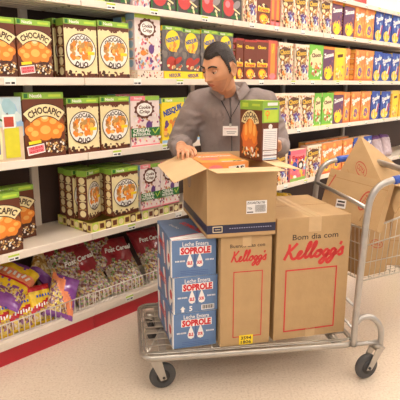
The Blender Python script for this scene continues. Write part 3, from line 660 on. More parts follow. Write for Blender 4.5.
# blue milk cartons
SB = mat('milk_carton_blue', (98, 126, 168), .5, var=.05, vscale=20); SB2 = ink((74, 96, 150)); SW = ink((236, 232, 230)); SRED = ink((206, 44, 50))
def milk(seal):
    w_, d, h = .212, .375, .176; mb = MB(); mb.bbox((0, 0, 0), (w_, d, h), SB, .003)
    p = Print(mb, (0, 0, 0), (1, 0, 0), (0, 0, 1), w_, h); H = h / w_
    p.rect(0, .0, .02, H, SW); p.up()
    p.text('Leche Entera', .54, H - .09, .13, SW, wid=.58, bold=.01)
    p.rrect(.54, H - .24, .7, .17, .0, SW); p.up(); p.text('SOPROLE', .54, H - .24, .19, SRED, wid=.66, bold=.06); p.up()
    for x in (.41, .63):
        p.poly([(x, .58 * H + .05), (x - .045, .5 * H), (x - .08, .36 * H), (x - .06, .28 * H), (x, .25 * H), (x + .06, .28 * H), (x + .08, .36 * H), (x + .045, .5 * H)], SW)
    p.up(); p.text('SLE', .41, .38 * H, .1, SRED, bold=.05, wid=.11); p.text('SOR', .63, .38 * H, .1, SRED, bold=.05, wid=.11)
    p.rect(.505, .24 * H, .535, .62 * H, SB2)
    [p.rrect(x, .44 * H, .02, .035, 0, SW) for x in (.1, .13, .16, .2, .23, .26, .29, .77, .8, .83, .87, .9, .93)]
    if seal == 1:
        p.rect(.62, .04, .92, .16, SW); p.up()
        for i in range(14): p.rect(.64 + i * .019, .06, .648 + i * .019 + .004 * (i % 3), .15, BLACK)
        p.poly([(.14, .1), (.2, .17), (.26, .1), (.23, .1), (.23, .03), (.17, .03), (.17, .1)], SW); p.text('5', .38, .1, .16, SW, bold=.03)
    else:
        for i in range(3): p.rect(.2, .05 + i * .04, .82, .06 + i * .04, SB2)
    q = Print(mb, (0, d, 0), (0, -1, 0), (0, 0, 1), d, h); H2 = h / d
    q.ell(.8, H2 * .5, .09, H2 * .42, SW); q.rrect(.5, H2 * .5, .09, H2 * .86, .35, SW); q.rrect(.57, H2 * .5, .035, H2 * .86, .35, SRED); q.rrect(.12, H2 * .5, .12, H2 * .86, .2, SW); q.rrect(.2, H2 * .5, .03, H2 * .86, .2, SRED); q.rect(.93, 0, 1, H2, SW); q.up(); q.text('SOPROLE', .33, H2 * .55, .12, SRED, wid=.4, bold=.05)
    q.splat(.86, H2 * .45, .1, SW, 7, .1); q.up(); q.splat(.86, H2 * .45, .06, SRED, 7, .1)
    q = Print(mb, (0, 0, h), (1, 0, 0), (0, 1, 0), w_, d); H3 = d / w_
    q.poly([(0.02, .02), (.98, .02), (.98, .5), (.5, .38), (.02, .22)], SW); q.l += .5; q.stroke([(.02, .24), (.5, .4), (.98, .52)], .03, SRED); q.stroke([(.02, .02), (.4, .12), (.98, .2)], .02, SRED); q.up()
    q.text('SOPROLE', .68, .95, .2, SRED, wid=.95, bold=.05, ang=R(-72)); q.text('Leche', .3, 1.1, .14, SW, wid=.4, ang=R(-72)); q.rect(0.0, .0, 1, .02, SW)
    return mb
AB = R(90 - 77.4)
sopp = Vector((-.127, 2.204, DZ + .002))
def cl(p, u, v, a): return Vector((p.x + u * math.cos(a) - v * math.sin(a), p.y + u * math.sin(a) + v * math.cos(a), p.z))
for i in range(3):
    o = milk(1 if i == 1 else 0).build('milk_carton', loc=sopp + Vector(((0, .006, -.004)[i], (0, .0, .003)[i], .1775 * i)), rot=(0, 0, R(15.2) + (0, R(.8), R(-1.2))[i]))
    tag(o, ['blue milk carton at the bottom of its stack on the cart', 'blue milk carton with a barcode, middle of the stack of three', 'blue milk carton on top of its stack under the open carton'][i], 'carton', 'blue milk cartons stacked on the cart')
# cereal maker's brown cartons
INKR = ink((204, 52, 52)); INKB = ink((62, 48, 40))
K_PATHS = [  # script word, x in units of letter height
 [(.10, .98), (.14, .6), (.02, .02)], [(.52, 1.0), (.3, .66), (.1, .46), (.26, .4), (.42, .1), (.58, .04), (.7, .16)],
 [(.7, .16), (.84, .3), (.88, .44), (.78, .46), (.7, .26), (.76, .06), (.92, .06), (1.06, .22)],
 [(1.06, .22), (1.26, .7), (1.26, .98), (1.16, .9), (1.12, .4), (1.16, .06), (1.3, .1), (1.36, .22)],
 [(1.36, .22), (1.56, .7), (1.56, .98), (1.46, .9), (1.42, .4), (1.46, .06), (1.6, .1), (1.68, .26)],
 [(1.86, .44), (1.72, .36), (1.7, .12), (1.84, .04), (1.98, .2), (1.96, .42), (1.86, .44), (1.9, .34), (2.08, .36)],
 [(2.36, .42), (2.2, .42), (2.12, .2), (2.22, .08), (2.36, .24), (2.4, .42), (2.34, -.1), (2.18, -.4), (2.04, -.3), (2.2, -.06), (2.5, .16)],
 [(2.76, .42), (2.6, .42), (2.52, .2), (2.62, .08), (2.76, .24), (2.8, .42), (2.74, -.1), (2.58, -.4), (2.44, -.3), (2.6, -.06), (2.92, .16)],
 [(3.0, .86), (2.96, .66)],
 [(2.92, .16), (3.16, .5), (3.18, .3), (3.22, .1), (3.08, .02), (3.0, .1)]]
def script_word(p, x, y, wid, m, slope=.13, wd=.14, vf=1.0):
    k = wid / 3.25
    for s_ in K_PATHS:
        pts = spline([(a + b * .22, b) for a, b in s_], 5); p.l += .03
        p.stroke([(x + a * k, y + b * k * vf + a * k * slope) for a, b in pts], k * wd, m)
    p.l = math.ceil(p.l)
def kbox(w_, d, h, title, wide):
    mb = MB(); mb.bbox((0, 0, 0), (w_, d, h), CARD, .003); H = h / w_
    p = Print(mb, (0, 0, 0), (1, 0, 0), (0, 0, 1), w_, h)
    p.text(title, .52 if wide else .52, H * (.845 if wide else .92), .10 if wide else .1, INKB, wid=.62 if wide else .68, bold=.012)
    script_word(p, .1 if wide else .2, H * (.665 if wide else .775), .80 if wide else .68, INKR, .015, .15, .84 if wide else 1.05)
    x0, x1, y0, y1 = (.13, .84, .1, H * .585) if wide else (.25, .83, .17, H * .69)
    lw = .018
    for a in ((x0 + .16, y1 - lw, x1 - .12, y1), (x0, y0, x1 - .1, y0 + lw), (x0, y0 + .1, x0 + lw, y1 - .08), (x1 - lw, y0 + .1, x1, y1 - .1)): p.rect(*a, INKR)
    for a in ((x0, y1 - lw, x0 + .16, y1), (x1 - .12, y1 - lw, x1, y1), (x1 - .1, y0, x1, y0 + lw), (x0, y0, x0 + lw, y0 + .1), (x1 - lw, y0, x1, y0 + .1), (x0, y1 - .1, x0 + lw, y1), (x1 - lw, y1 - .1, x1, y1)): p.rect(*a, INKR)
    # closing flaps on top with tape running over the edge
    mb.box((.0, d / 2 - .0015, h - .0005), (w_, d / 2 + .0015, h + .0006), CARDD)
    t = Print(mb, (0, 0, h), (1, 0, 0), (0, 1, 0), w_, d)
    tx = .5
    p.rect(tx - .08, H - .19, tx + .09, H, TAPE); p.rect(tx - .06, 0, tx + .07, .12, TAPE)
    t.rect(tx - .08, 0, tx + .09, d / w_, TAPE); t.up(); t.rect(tx - .005, 0, tx + .005, d / w_, CARDD)
    s = Print(mb, (w_, 0, 0), (0, 1, 0), (0, 0, 1), d, h); s.rect(.2, h / d * .3, .8, h / d * .31, INKR); s.text(title, .5, h / d * .8, .08, INKB, wid=.5)
    return mb
kp = Vector((.094, 2.225, DZ + .002))
mbk = kbox(.246, .43, .541, 'Buenos días con', False)
p = Print(mbk, (0, 0, 0), (1, 0, 0), (0, 0, 1), .246, .54); p.l = 8; p.rect(.38, .015, .66, .21, YEL); p.up(); p.text('3594', .52, .15, .09, INKB, wid=.21, bold=.03); p.text('1806', .52, .065, .09, INKB, wid=.21, bold=.03)
p.text('®', .87, 1.72, .05, INKR)
tag(mbk.build('cereal_carton', loc=kp, rot=(0, 0, AB)), 'narrow brown carton with red script and a yellow sticker, beside the blue cartons', 'carton')
p2 = Vector((.356, 2.288, DZ + .002))
mbk = kbox(.384, .46, .612, 'Bom dia com', True)
tag(mbk.build('cereal_carton', loc=p2, rot=(0, 0, R(90 - 75))), 'wide brown carton with red script, rightmost on the cart', 'carton')
# open carton
OC = Vector((.031, 2.197, .747)); OW, OD, OH = .322, .56, .315
oc = empty('open_carton', OC, AB, label='open brown carton with a navy stripe on top of the other cartons', category='carton')
mb = MB(); T = .004
mb.box((0, 0, 0), (OW, OD, T), CARD)
mb.box((0, 0, 0), (OW, T, OH), CARD); mb.box((0, OD - T, 0), (OW, OD, OH), CARDIN); mb.box((0, T, 0), (T, OD - T, OH), CARD); mb.box((OW - T, T, 0), (OW, OD - T, OH), CARD)
NAVY = ink((38, 38, 66)); NAVL = ink((150, 150, 178)); BEI = ink((226, 206, 170))
def stripe(p, wdt, logo):
    H = OH / wdt; p.rect(0, .02 / wdt, 1, .06 / wdt, NAVY); p.up()
    if logo:
        p.rrect(.15, .04 / wdt, .14, .028 / wdt, 0, BEI); p.up(); p.rrect(.15, .04 / wdt, .12, .02 / wdt, 0, NAVY); p.up(); p.rrect(.15, .04 / wdt, .08, .008, 0, BEI)
        [p.rrect(.33 + i * .035, .042 / wdt, .024, .012, 0, NAVL) for i in range(18)]
p = Print(mb, (0, 0, 0), (1, 0, 0), (0, 0, 1), OW, OH); stripe(p, OW, True); p.up()
p.rect(.56, .105 / OW, .86, .165 / OW, SW); p.up(); p.text('ZUCARITAS 730', .7, .155 / OW, .045, BLACK, wid=.26, bold=.02)
for i in range(22): p.rect(.69 + i * .007, .112 / OW, .693 + i * .007, .145 / OW, BLACK)
p.text('7306', .61, .13 / OW, .05, BLACK, wid=.07); p.rect(.57, .11 / OW, .66, .115 / OW, BLACK)
p = Print(mb, (0, OD, 0), (0, -1, 0), (0, 0, 1), OD, OH); stripe(p, OD, False)
p.ring(.3, .36, .07, .012, GREY); p.ell(.3, .36, .05, .05, ink((150, 124, 96)))
mb.build('carton_body', oc)
def flap(q, label=None):
    mb = MB(); mb.slab(q, .003, CARDIN, CARD); mb.build('flap', oc)
a = R(22)
fl = .155
flap([(0, .01, OH), (0, OD - .01, OH), (-fl * math.cos(a), OD - .02, OH - fl * math.sin(a)), (-fl * math.cos(a), .02, OH - fl * math.sin(a))])
flap([(OW, OD - .01, OH), (OW, .01, OH), (OW + .13, .02, OH - .022), (OW + .13, OD - .02, OH - .022)])
flap([(OW - .005, 0, OH), (.005, 0, OH), (.012, -.13, OH + .004), (OW - .012, -.13, OH + .004)])
flap([(.01, OD, OH), (OW - .01, OD, OH), (OW - .02, OD + .02, OH - .13), (.02, OD + .02, OH - .13)])
# orange packets in the open carton
def packet():
    mb = MB(); w_, d, h = .235, .062, .3
    mb.bbox((0, 0, 0), (w_, h, d), ink((240, 156, 84)), .003)
    p = Print(mb, (0, 0, d), (1, 0, 0), (0, 1, 0), w_, h)
    p.rect(.0, 0, 1, .3, ink((246, 176, 84))); p.ell(.3, .5, .2, .12, PINK); p.ell(.7, .3, .25, .12, YEL); p.up(); p.text('Zucaritas', .5, .9, .25, SW, wid=.8, bold=.05, ang=.1)
    p.rrect(.7, .12, .5, .1, .1, SW); p.up(); p.text('AS', .78, .12, .14, BLACK, wid=.2, bold=.04)
    q = Print(mb, (0, 0, 0), (1, 0, 0), (0, 0, 1), w_, d); q.rect(0, 0, 1, .05, YEL); q.ell(.3, .15, .15, .06, PINK); q.rrect(.75, .13, .35, .12, .1, SW); q.up(); q.text('AS', .8, .13, .14, BLACK, wid=.2, bold=.04)
    return mb.mesh('orange_packet')
PM = packet()
lev = OH - .062 - .004
pk = [(.02, .13, lev + .012, .04, 'topmost orange cereal packet, nearest the carton front'), (.012, .235 + .0, lev + .0, 0, ''), ]
for i, (u, v, z, r, lb) in enumerate([(.018, .05, lev - .2, .0, 'orange cereal packet lowest in the open carton'), (.03, .06, lev - .135, .03, 'orange cereal packet in the middle of the open carton'), (.012, .1, lev - .067, .0, 'orange cereal packet second from the top in the open carton'), (.02, .2, lev + .0, .03, 'topmost orange cereal packet under the clerk\'s hand')]):
    o = bpy.data.objects.new('cereal_packet', PM); COL.objects.link(o); q = cl(OC, u, v, AB); o.location = (q.x, q.y, OC.z + z); o.rotation_euler = (0, 0, AB + r)
    tag(o, lb, 'cereal box', 'orange cereal packets in the open carton')
# held box: front with a fiery picture, side with a nutrition table
def held():
    w_, d, h = .18, .1, .285; mb = MB(); mb.bbox((-w_, 0, 0), (0, d, h), BROWN, .0015)
    p = Print(mb, (-w_, 0, 0), (1, 0, 0), (0, 0, 1), w_, h); H = h / w_
    p.rect(0, H - .24, 1, H, GREEN); p.up(); p.rect(.1, H - .17, .38, H - .06, LIME); p.rect(.55, H - .14, .9, H - .08, LIME)
    p.splat(.46, .62, .36, ink((214, 110, 50)), 9, .1, 1.2); p.up()
    for x, y, rx, ry in ((.3, .75, .13, .26), (.5, .85, .16, .3), (.68, .72, .12, .28)): p.l += .1; p.ell(x, y, rx, ry, ORANGE)
    p.up()
    for x, y, rx, ry in ((.3, .8, .06, .16), (.5, .9, .08, .2), (.68, .8, .06, .16)): p.ell(x, y, rx, ry, LORANGE)
    p.up(); p.ring(.48, .92, .3, .22, CRM, 18, R(12), R(168)); p.up(); p.text('CHOCAPIC', .48, .92, .2, DBROWN, wid=.72, bold=.04, arc=.3)
    p.bits(.15, .08, .9, .34, 34, [CRM, TAN, WHITE, DBROWN, ORANGE], .05, 3)
    q = Print(mb, (0, 0, 0), (0, 1, 0), (0, 0, 1), d, h); H = h / d
    q.rect(0, H - 1.02, 1, H, GREEN); q.up(); q.rect(.1, H - .98, .92, H - .32, LIME); q.rect(.3, H - .22, .9, H - .08, SW); q.up()
    q.ring(.3, H - .58, .1, .05, ORANGE); q.rect(.28, H - .62, .32, H - .85, ORANGE); q.rect(.1, H - .4, .9, H - .34, BLUE)
    q.rect(.08, .06, .92, H - 1.3, SW); q.ell(.5, H - 1.2, .12, .12, SW); q.up()
    for i in range(15): q.rect(.14, .14 + i * .09, .86, .16 + i * .09, ink((150, 150, 170)))
    q.up(); q.rect(.08, .5, .92, .54, BROWN); q.rect(.08, .26, .92, .3, BROWN); q.rect(.1, .08, .9, .14, LBLUE)
    t = Print(mb, (-w_, 0, h), (1, 0, 0), (0, 1, 0), w_, d); t.rect(0, 0, 1, d / w_, LIME)
    return mb
o = held().build('cereal_box', loc=(.292, 2.44, 1.058), rot=(0, 0, R(-59.5)))
tag(o, 'brown and green cereal box held upright by the clerk at the open carton', 'cereal box')

# ------------------------------------------------------------------ shopping trolley with used cartons
TA = R(90 - 62)
tro = empty('shopping_trolley', (.925, 2.75, 0), TA, label='wire shopping trolley at the right edge full of used cartons', category='trolley')
mb = MB(); WDT, LEN, ZB, ZT = .5, 1.1, .33, .64
r_ = .003
def rail(pts, r): mb.tube(pts, r, CHROME, 8)
zt2 = .86
for z, e, r in ((ZT, 0, .006), (.545, 0, .0035), (.44, 0, .003), (ZB, 0, .0045)):
    ex = (z - ZB) * .08
    rail([(-ex, -ex, z), (LEN, -ex, z + (.18 if z == ZT else .1 if z == .545 else 0))], r); rail([(-ex, WDT + ex, z), (LEN, WDT + ex, z + (.18 if z == ZT else .1 if z == .545 else 0))], r); rail([(-ex, -ex, z), (-ex, WDT + ex, z)], r)
for i in range(27):
    x = LEN * i / 26; top = ZT + .18 * i / 26; e = .025
    for y, s_ in ((0, -1), (WDT, 1)): mb.tube([(x - (0.0), y, ZB), (x, y + s_ * e, top)], .0019, CHROME, 5)
for i in range(1, 16): y = WDT * i / 16; mb.tube([(0, y, ZB), (-.025, y, ZT)], .0019, CHROME, 5); mb.tube([(0, y, ZB), (LEN, y, ZB)], .0019, CHROME, 5)
for i in range(1, 12): mb.tube([(LEN * i / 12, 0, ZB - .004), (LEN * i / 12, WDT, ZB - .004)], .0024, CHROME, 5)
for y in [WDT * i / 12 for i in range(13)]: mb.tube([(LEN, y, ZB), (LEN, y, ZT + .18)], .0019, CHROME, 5)
mb.build('basket', tro)
mb = MB()
for y in (.04, WDT - .04): mb.tube(spline([(.8, y, .14), (.95, y, .13), (1.0, y, .2), (.98, y, .4), (1.02, y, .9)], 4), .012, CHROME, 8); mb.tube([(.8, y, .14), (.78, y, .325)], .009, CHROME, 8)
mb.tube([(.8, .04, .14), (.8, WDT - .04, .14)], .011, CHROME, 8); mb.build('chassis', tro)
mb = MB(); mb.tube([(1.02, 0, .95), (1.02, WDT, .95)], .016, BLUEG, 12)
for y in (.04, WDT - .04): mb.tube([(1.02, y, .88), (1.02, y, .95)], .01, CHROME, 8)
mb.build('handle', tro)
for x in (.97, 1.08):
    for y in (.06, WDT - .06):
        mb = MB(); mb.lathe([(.03, -.012), (.05, -.012), (.056, -.006), (.056, .006), (.05, .012), (.03, .012)], (x, y, .0565), (0, 1, 0), RUBBER, 20)
        mb.box((x - .015, y - .02, .05), (x + .015, y - .014, .14), DARKM); mb.box((x - .015, y + .014, .05), (x + .015, y + .02, .14), DARKM); mb.build('caster', tro)
OVAL = ink((178, 66, 48))
def oval(p, cx, cy, s, ang, t='COYA'):
    c, d = math.cos(ang), math.sin(ang)
    n = 24; pts = [(cx + s * 1.7 * math.cos(q) * c - s * .75 * math.sin(q) * d, cy + s * 1.7 * math.cos(q) * d + s * .75 * math.sin(q) * c) for q in [2 * math.pi * i / n for i in range(n + 1)]]
    p.stroke(pts, .022, OVAL); p.up(); p.text(t, cx, cy, s * .9, OVAL, wid=s * 2.4, bold=.02, ang=ang)
def frame(o, ex, ey):                    # local x along ex, y along ey (surface normal = z = ex x ey)
    ex = Vector(ex).normalized(); ey = Vector(ey); ey = (ey - ex * ey.dot(ex)).normalized(); ez = ex.cross(ey)
    return Matrix(((ex.x, ey.x, ez.x, o[0]), (ex.y, ey.y, ez.y, o[1]), (ex.z, ey.z, ez.z, o[2]), (0, 0, 0, 1)))
def place(mb, name, M, label):
    o = mb.build(name); o.matrix_world = M; tag(o, label, 'carton', 'used brown cartons in the shopping trolley'); return o
# carton with barcode label: tilted, its big face towards the viewer
def quadprint(mb, tl, tr, bl):
    tl, tr, bl = Vector(tl), Vector(tr), Vector(bl); return Print(mb, bl, tr - tl, tl - bl, (tr - tl).length, (tl - bl).length)
def panel(mb, q, th=.004):
    n_ = (Vector(q[1]) - Vector(q[0])).cross(Vector(q[3]) - Vector(q[0]))
    mb.slab(q, th, CARD, CARD)
def V3(*a): return Vector(a)
tl, ex, ey = V3(.732, 2.84, .963), V3(.23, -.285, -.03), V3(-.075, -.07, -.235)
nn = ex.cross(ey).normalized() * .05                                # points away from the viewer
mb = MB(); ctr = tl
bk_ = [tl + nn, tl + ex + nn]
vs = [tl + ey, tl + ey + ex, tl + ex, tl]; vb = [v + nn for v in vs]
mb.add(vs + vb, [(0, 1, 2, 3), (7, 6, 5, 4), (0, 4, 5, 1), (1, 5, 6, 2), (2, 6, 7, 3), (3, 7, 4, 0)], CARD)
p = quadprint(mb, tl, tl + ex, tl + ey); oval(p, .70, .36, .085, R(74)); p.stroke([(.05, .42), (.12, .62)], .02, OVAL); p.rect(.0, .58, 1, .586, CARDD)
p.rrect(.34, .22, .17, .13, .12, SW); p.up(); p.rrect(.34, .25, .12, .025, .12, BLACK); p.rrect(.34, .2, .13, .035, .12, GREY)
tag(mb.build('used_carton'), 'flattened brown carton with an oval mark and white label, nearest in the trolley', 'carton', 'used brown cartons in the shopping trolley')
ap, e1, Lp, Rp = V3(.915, 2.95, 1.136), V3(.938, 2.62, .93), V3(.80, 2.9, .936), V3(1.049, 2.72, 1.0)
d1 = e1 - ap; mb = MB()
mb.slab([Lp + d1 * 1.0, e1, ap, Lp], .004, CARD); mb.slab([e1, Rp + d1 * .5, Rp, ap], .004, CARD)
lo = (Lp - ap) + (Rp - ap)
mb.slab([Rp, Rp + d1 * .5, Rp + (Lp - ap) * .6 + d1 * .5, Rp + (Lp - ap) * .6], .004, CARD)
p = quadprint(mb, Lp + (ap - Lp) * 0, ap, Lp + d1); oval(p, .62, .9, .17, R(-75)); p.stroke([(.2, .02), (.24, 1.4)], .012, CARDD)
tag(mb.build('used_carton'), 'half-collapsed brown carton standing highest in the trolley, one corner pointing up', 'carton', 'used brown cartons in the shopping trolley')
def in_trolley(w_, d, h, u, v, z, tilt, label):
    mb = MB(); mb.bbox((0, 0, 0), (w_, d, h), CARD, .003); p = Print(mb, (0, 0, 0), (1, 0, 0), (0, 0, 1), w_, h); oval(p, .5, h / w_ * .62, .15, R(-20)); p.rect(0, h / w_ * .3, 1, h / w_ * .306, CARDD)
    q = Print(mb, (0, d, 0), (0, -1, 0), (0, 0, 1), d, h); q.rect(.49, 0, .51, h / d, TAPE)
    o = mb.build('used_carton', loc=(.925 + u * .883 - v * .469, 2.75 + u * .469 + v * .883, z), rot=(tilt[0], tilt[1], TA))
    tag(o, label, 'carton', 'used brown cartons in the shopping trolley')
in_trolley(.2, .22, .30, .02, .03, .337, (0, 0), 'brown carton standing low in the nose of the trolley behind the wires')
in_trolley(.24, .2, .34, .01, .27, .337, (0, 0), 'brown carton deep in the nose of the trolley, farthest from the viewer')
in_trolley(.3, .3, .50, .25, .06, .36, (R(-3), R(9)), 'tall brown carton leaning at the right edge behind the front cart handle')
# ------------------------------------------------------------------ the clerk
def remeshed(mb, voxel, name, smooth=2, mats=None):
    ob = bpy.data.objects.new('tmp', mb.mesh('tmp')); COL.objects.link(ob)
    m = ob.modifiers.new('r', 'REMESH'); m.mode = 'VOXEL'; m.voxel_size = voxel; m.use_smooth_shade = True
    if smooth: s = ob.modifiers.new('s', 'SMOOTH'); s.iterations = smooth; s.factor = .5
    bpy.context.view_layer.update()
    me = bpy.data.meshes.new_from_object(ob.evaluated_get(bpy.context.evaluated_depsgraph_get()))
    bpy.data.objects.remove(ob); me.name = name
    me.materials.clear()
    for mm in mats or mb.mats[:1]: me.materials.append(mm)
    me.polygons.foreach_set('material_index', [0] * len(me.polygons)); me.polygons.foreach_set('use_smooth', [True] * len(me.polygons))
    return me
PB = Vector((.19, 3.02, 0))
man = empty('person', PB, 0, label='man with short dark hair in a grey zip fleece and name badge, unpacking a carton', category='person')
def W(p): return Vector(p) - PB               # world to clerk-local
HC = Vector((.102, 2.81, 1.50)) - PB          # head centre
HM = Matrix.Translation(HC) @ Matrix.Rotation(R(-43), 4, 'Z') @ Matrix.Rotation(R(17), 4, 'X') @ Matrix.Rotation(R(3), 4, 'Y') @ Matrix.Diagonal((1.06, 1.0, 1.05, 1))
def sst(a, b, x): t = max(0, min(1, (x - a) / (b - a))); return t * t * (3 - 2 * t)
def G(x, s): return math.exp(-(x / s) ** 2)
def headp(d, grow=0.0):
    x, y, z = d.x * (.073 + grow), d.y * (.096 + grow), d.z * (.118 + grow)
    f = -y
    # skull: fuller at the back and top
    if y > 0 and z > 0: y *= 1.05
    jt = sst(.0, -.115, z)
    x *= 1 - .33 * jt * (1 if f > -.02 else .6)
    if y > 0 and z < -.02: y *= 1 - .5 * sst(-.02, -.11, z)
    if f > .03:
        front = sst(.03, .08, f)
        x_ = abs(x)
        dy = 0
        if z > .045: dy += .0
        dy += .007 * G(x_ - .028, .03) * G(z - .032, .012)                # brow
        dy -= .012 * G(x_ - .031, .017) * G(z - .010, .014)               # sockets
        dy += .006 * G(x_ - .045, .018) * G(z + .018, .018)               # cheekbones
        if z < .03 and z > -.045:
            t = (0.03 - z) / .062
            dy += (.004 + .025 * min(1, t) ** 1.3) * G(x, .0095 + .005 * min(1, t)) * (1 if z > -.032 else sst(-.045, -.032, z))
        dy += .007 * G(x_ - .013, .009) * G(z + .028, .008)               # nostril wings
        dy += .010 * G(x, .028) * G(z + .058, .016)                       # mouth mound
        dy += .003 * G(x, .02) * G(z + .053, .004) + .0035 * G(x, .018) * G(z + .065, .005) - .004 * G(x, .022) * G(z + .059, .0025)
        dy -= .004 * G(x, .025) * G(z + .078, .006)
        dy += .012 * G(x, .024) * G(z + .099, .016)                       # chin
        y -= dy * front
    if grow and False: pass
    return Vector((x, y, z))
def head_grid(nu, nv, fn, keep=None):
    vs = []; fs = []
    for i in range(nv + 1):
        th = math.pi * i / nv
        for j in range(nu):
            ph = 2 * math.pi * j / nu; vs.append(fn(Vector((math.sin(th) * math.cos(ph), math.sin(th) * math.sin(ph), math.cos(th)))))
    for i in range(nv):
        for j in range(nu):
            q = (i * nu + j, (i + 1) * nu + j, (i + 1) * nu + (j + 1) % nu, i * nu + (j + 1) % nu)
            if keep is None or all(keep(vs[k]) for k in q): fs.append(q)
    return vs, fs
bod = MB()
vs, fs = head_grid(110, 90, headp); bod.add([HM @ v for v in vs], fs, SKIN, True)
for sx in (-1, 1):                            # ears
    E = HM @ Matrix.Translation((sx * .074, .012, -.005)) @ Matrix.Rotation(sx * R(-22), 4, 'Z')
    ring = [(0 + sx * .006, .016 * math.cos(t) + .004, .031 * math.sin(t) + (.004 * math.cos(t))) for t in [2 * math.pi * i / 16 for i in range(16)]]
    bod.tube([E @ Vector(q) for q in ring], .0045, SKIN, 8, closed=True)
    bod.ell(E @ Vector((0, .003, 0)), (.005, .014, .028), SKIN, E.to_3x3()); bod.ell(E @ Vector((sx * .004, .0, -.028)), (.005, .007, .01), SKIN, E.to_3x3())
SHL, SHR = W((-.005, 3.0, 1.325)), W((.365, 3.0, 1.325))
ELL, ELR = W((-.115, 3.0, 1.075)), W((.45, 2.95, 1.06))
WRL, WRR = W((-.10, 2.74, 1.095)), W((.40, 2.70, 1.10))
NB = W((.175, 3.0, 1.36))
bod.tube([HM @ Vector((0, .03, -.03)), HM @ Vector((0, .035, -.09)), NB + Vector((-.02, -.03, .0)), NB + Vector((0, 0, -.06))], .055, SKIN, 20, rs=[.048, .05, .056, .075])
tor = [(W((.19, 3.02, .9)), (.155, .11)), (W((.19, 3.03, 1.02)), (.14, .1)), (W((.185, 3.02, 1.15)), (.155, .11)), (W((.18, 3.01, 1.27)), (.17, .11)), (W((.178, 3.0, 1.34)), (.15, .085)), (W((.175, 3.0, 1.38)), (.08, .06))]
def loft(mb, rings, m, n=28, grow=0, tilt=None):
    vs = []
    for c, r in rings:
        for j in range(n):
            t = 2 * math.pi * j / n; vs.append(c + Vector(((r[0] + grow) * math.cos(t), (r[1] + grow) * math.sin(t), 0)))
    fs = [(i * n + j, i * n + (j + 1) % n, (i + 1) * n + (j + 1) % n, (i + 1) * n + j) for i in range(len(rings) - 1) for j in range(n)]
    fs += [tuple(range(n - 1, -1, -1)), tuple((len(rings) - 1) * n + j for j in range(n))]
    mb.add(vs, fs, m, True)
loft(bod, tor, SKIN)
bod.tube([SHL + Vector((.05, 0, .0)), SHL, SHL.lerp(ELL, .5), ELL, ELL.lerp(WRL, .5), WRL], .04, SKIN, 16, rs=[.055, .055, .047, .04, .038, .028])
bod.tube([SHR + Vector((-.05, 0, .0)), SHR, SHR.lerp(ELR, .5), ELR, ELR.lerp(WRR, .5), WRR], .04, SKIN, 16, rs=[.055, .055, .047, .04, .038, .028])
# legs and feet
for sx in (-1, 1):
    hp = W((.19 + sx * .09, 3.03, .9))
    bod.tube([hp, W((.19 + sx * .1, 3.02, .5)), W((.19 + sx * .11, 3.05, .1))], .07, SKIN, 16, rs=[.085, .058, .04])
    bod.ell(W((.19 + sx * .115, 2.99, .045)), (.042, .12, .038), SKIN)
# hands
def hand(wr, pal, fdir, side, curl, thumb):      # wrist, palm centre, finger direction, across direction towards the thumb
    fdir = fdir.normalized(); side = (side - fdir * side.dot(fdir)).normalized(); nrm = fdir.cross(side)   # nrm: back of hand or palm
    if nrm.z < 0: nrm = -nrm
    kn = pal + fdir * .045
    bod.tube([wr, pal - fdir * .03, pal, kn], .03, SKIN, 16, rs=[(.027, .02), (.033, .018), (.04, .016), (.04, .013)])
    rows = [(.030, .072, .0088), (.010, .08, .009), (-.0105, .075, .0086), (-.030, .06, .0078)]
    for i, (s_, L, r) in enumerate(rows):
        b = kn + side * s_ - fdir * .012 - nrm * .001; pts = [b]; d = fdir + side * s_ * 3.2; ang = 0
        for k, seg in enumerate((.012 + L * .45, L * .3, L * .25)):
            dd = (fdir * math.cos(ang) - nrm * math.sin(ang) + side * s_ * 3.0).normalized(); pts.append(pts[-1] + dd * seg); ang += R(curl[k] + i * 3)
        bod.tube(pts, r, SKIN, 10, rs=[r * 1.05, r, r * .93, r * .8]); bod.ell(pts[-1], (r * .8,) * 3, SKIN, None, 10, 6)
    tb = pal - fdir * .02 + side * .03
    pts = [tb, tb + (side * .7 + fdir * .7).normalized() * .035 - nrm * .006, tb + (side * .75 + fdir * 1.4).normalized() * .062 - nrm * thumb, tb + (side * .6 + fdir * 1.9).normalized() * .083 - nrm * thumb * 1.8]
    bod.tube(pts, .01, SKIN, 10, rs=[.0145, .012, .0105, .0085]); bod.ell(pts[-1], (.0085,) * 3, SKIN, None, 10, 6)
hand(WRL, W((-.088, 2.668, 1.094)), Vector((.15, -1, -.12)), Vector((1, .2, 0)), (28, 40, 30), .012)
hand(WRR, W((.372, 2.63, 1.13)), Vector((-.5, -.7, .15)), Vector((-.1, 0, 1)), (10, 22, 18), .006)
me = remeshed(bod, .0034, 'body', 2, [SKIN, mat('lips', (164, 92, 78), .45), mat('stubbled_skin', (192, 136, 106), .55, var=.06, vscale=60)])
inv = HM.inverted(); mi = []
for pl in me.polygons:
    c = inv @ pl.center; k = 0
    if c.z > -.13 and c.z < .12 and abs(c.x) < .1 and c.y < -.02 and c.length < .17:
        if c.y < -.07 and G(c.x, .024) * G(c.z + .0595, .0085) > .45: k = 1
        elif c.z < -.04 and c.z > -.118 and c.y < -.01: k = 2
    mi.append(k)
me.polygons.foreach_set('material_index', mi)
body = bpy.data.objects.new('body', me); COL.objects.link(body); body.parent = man
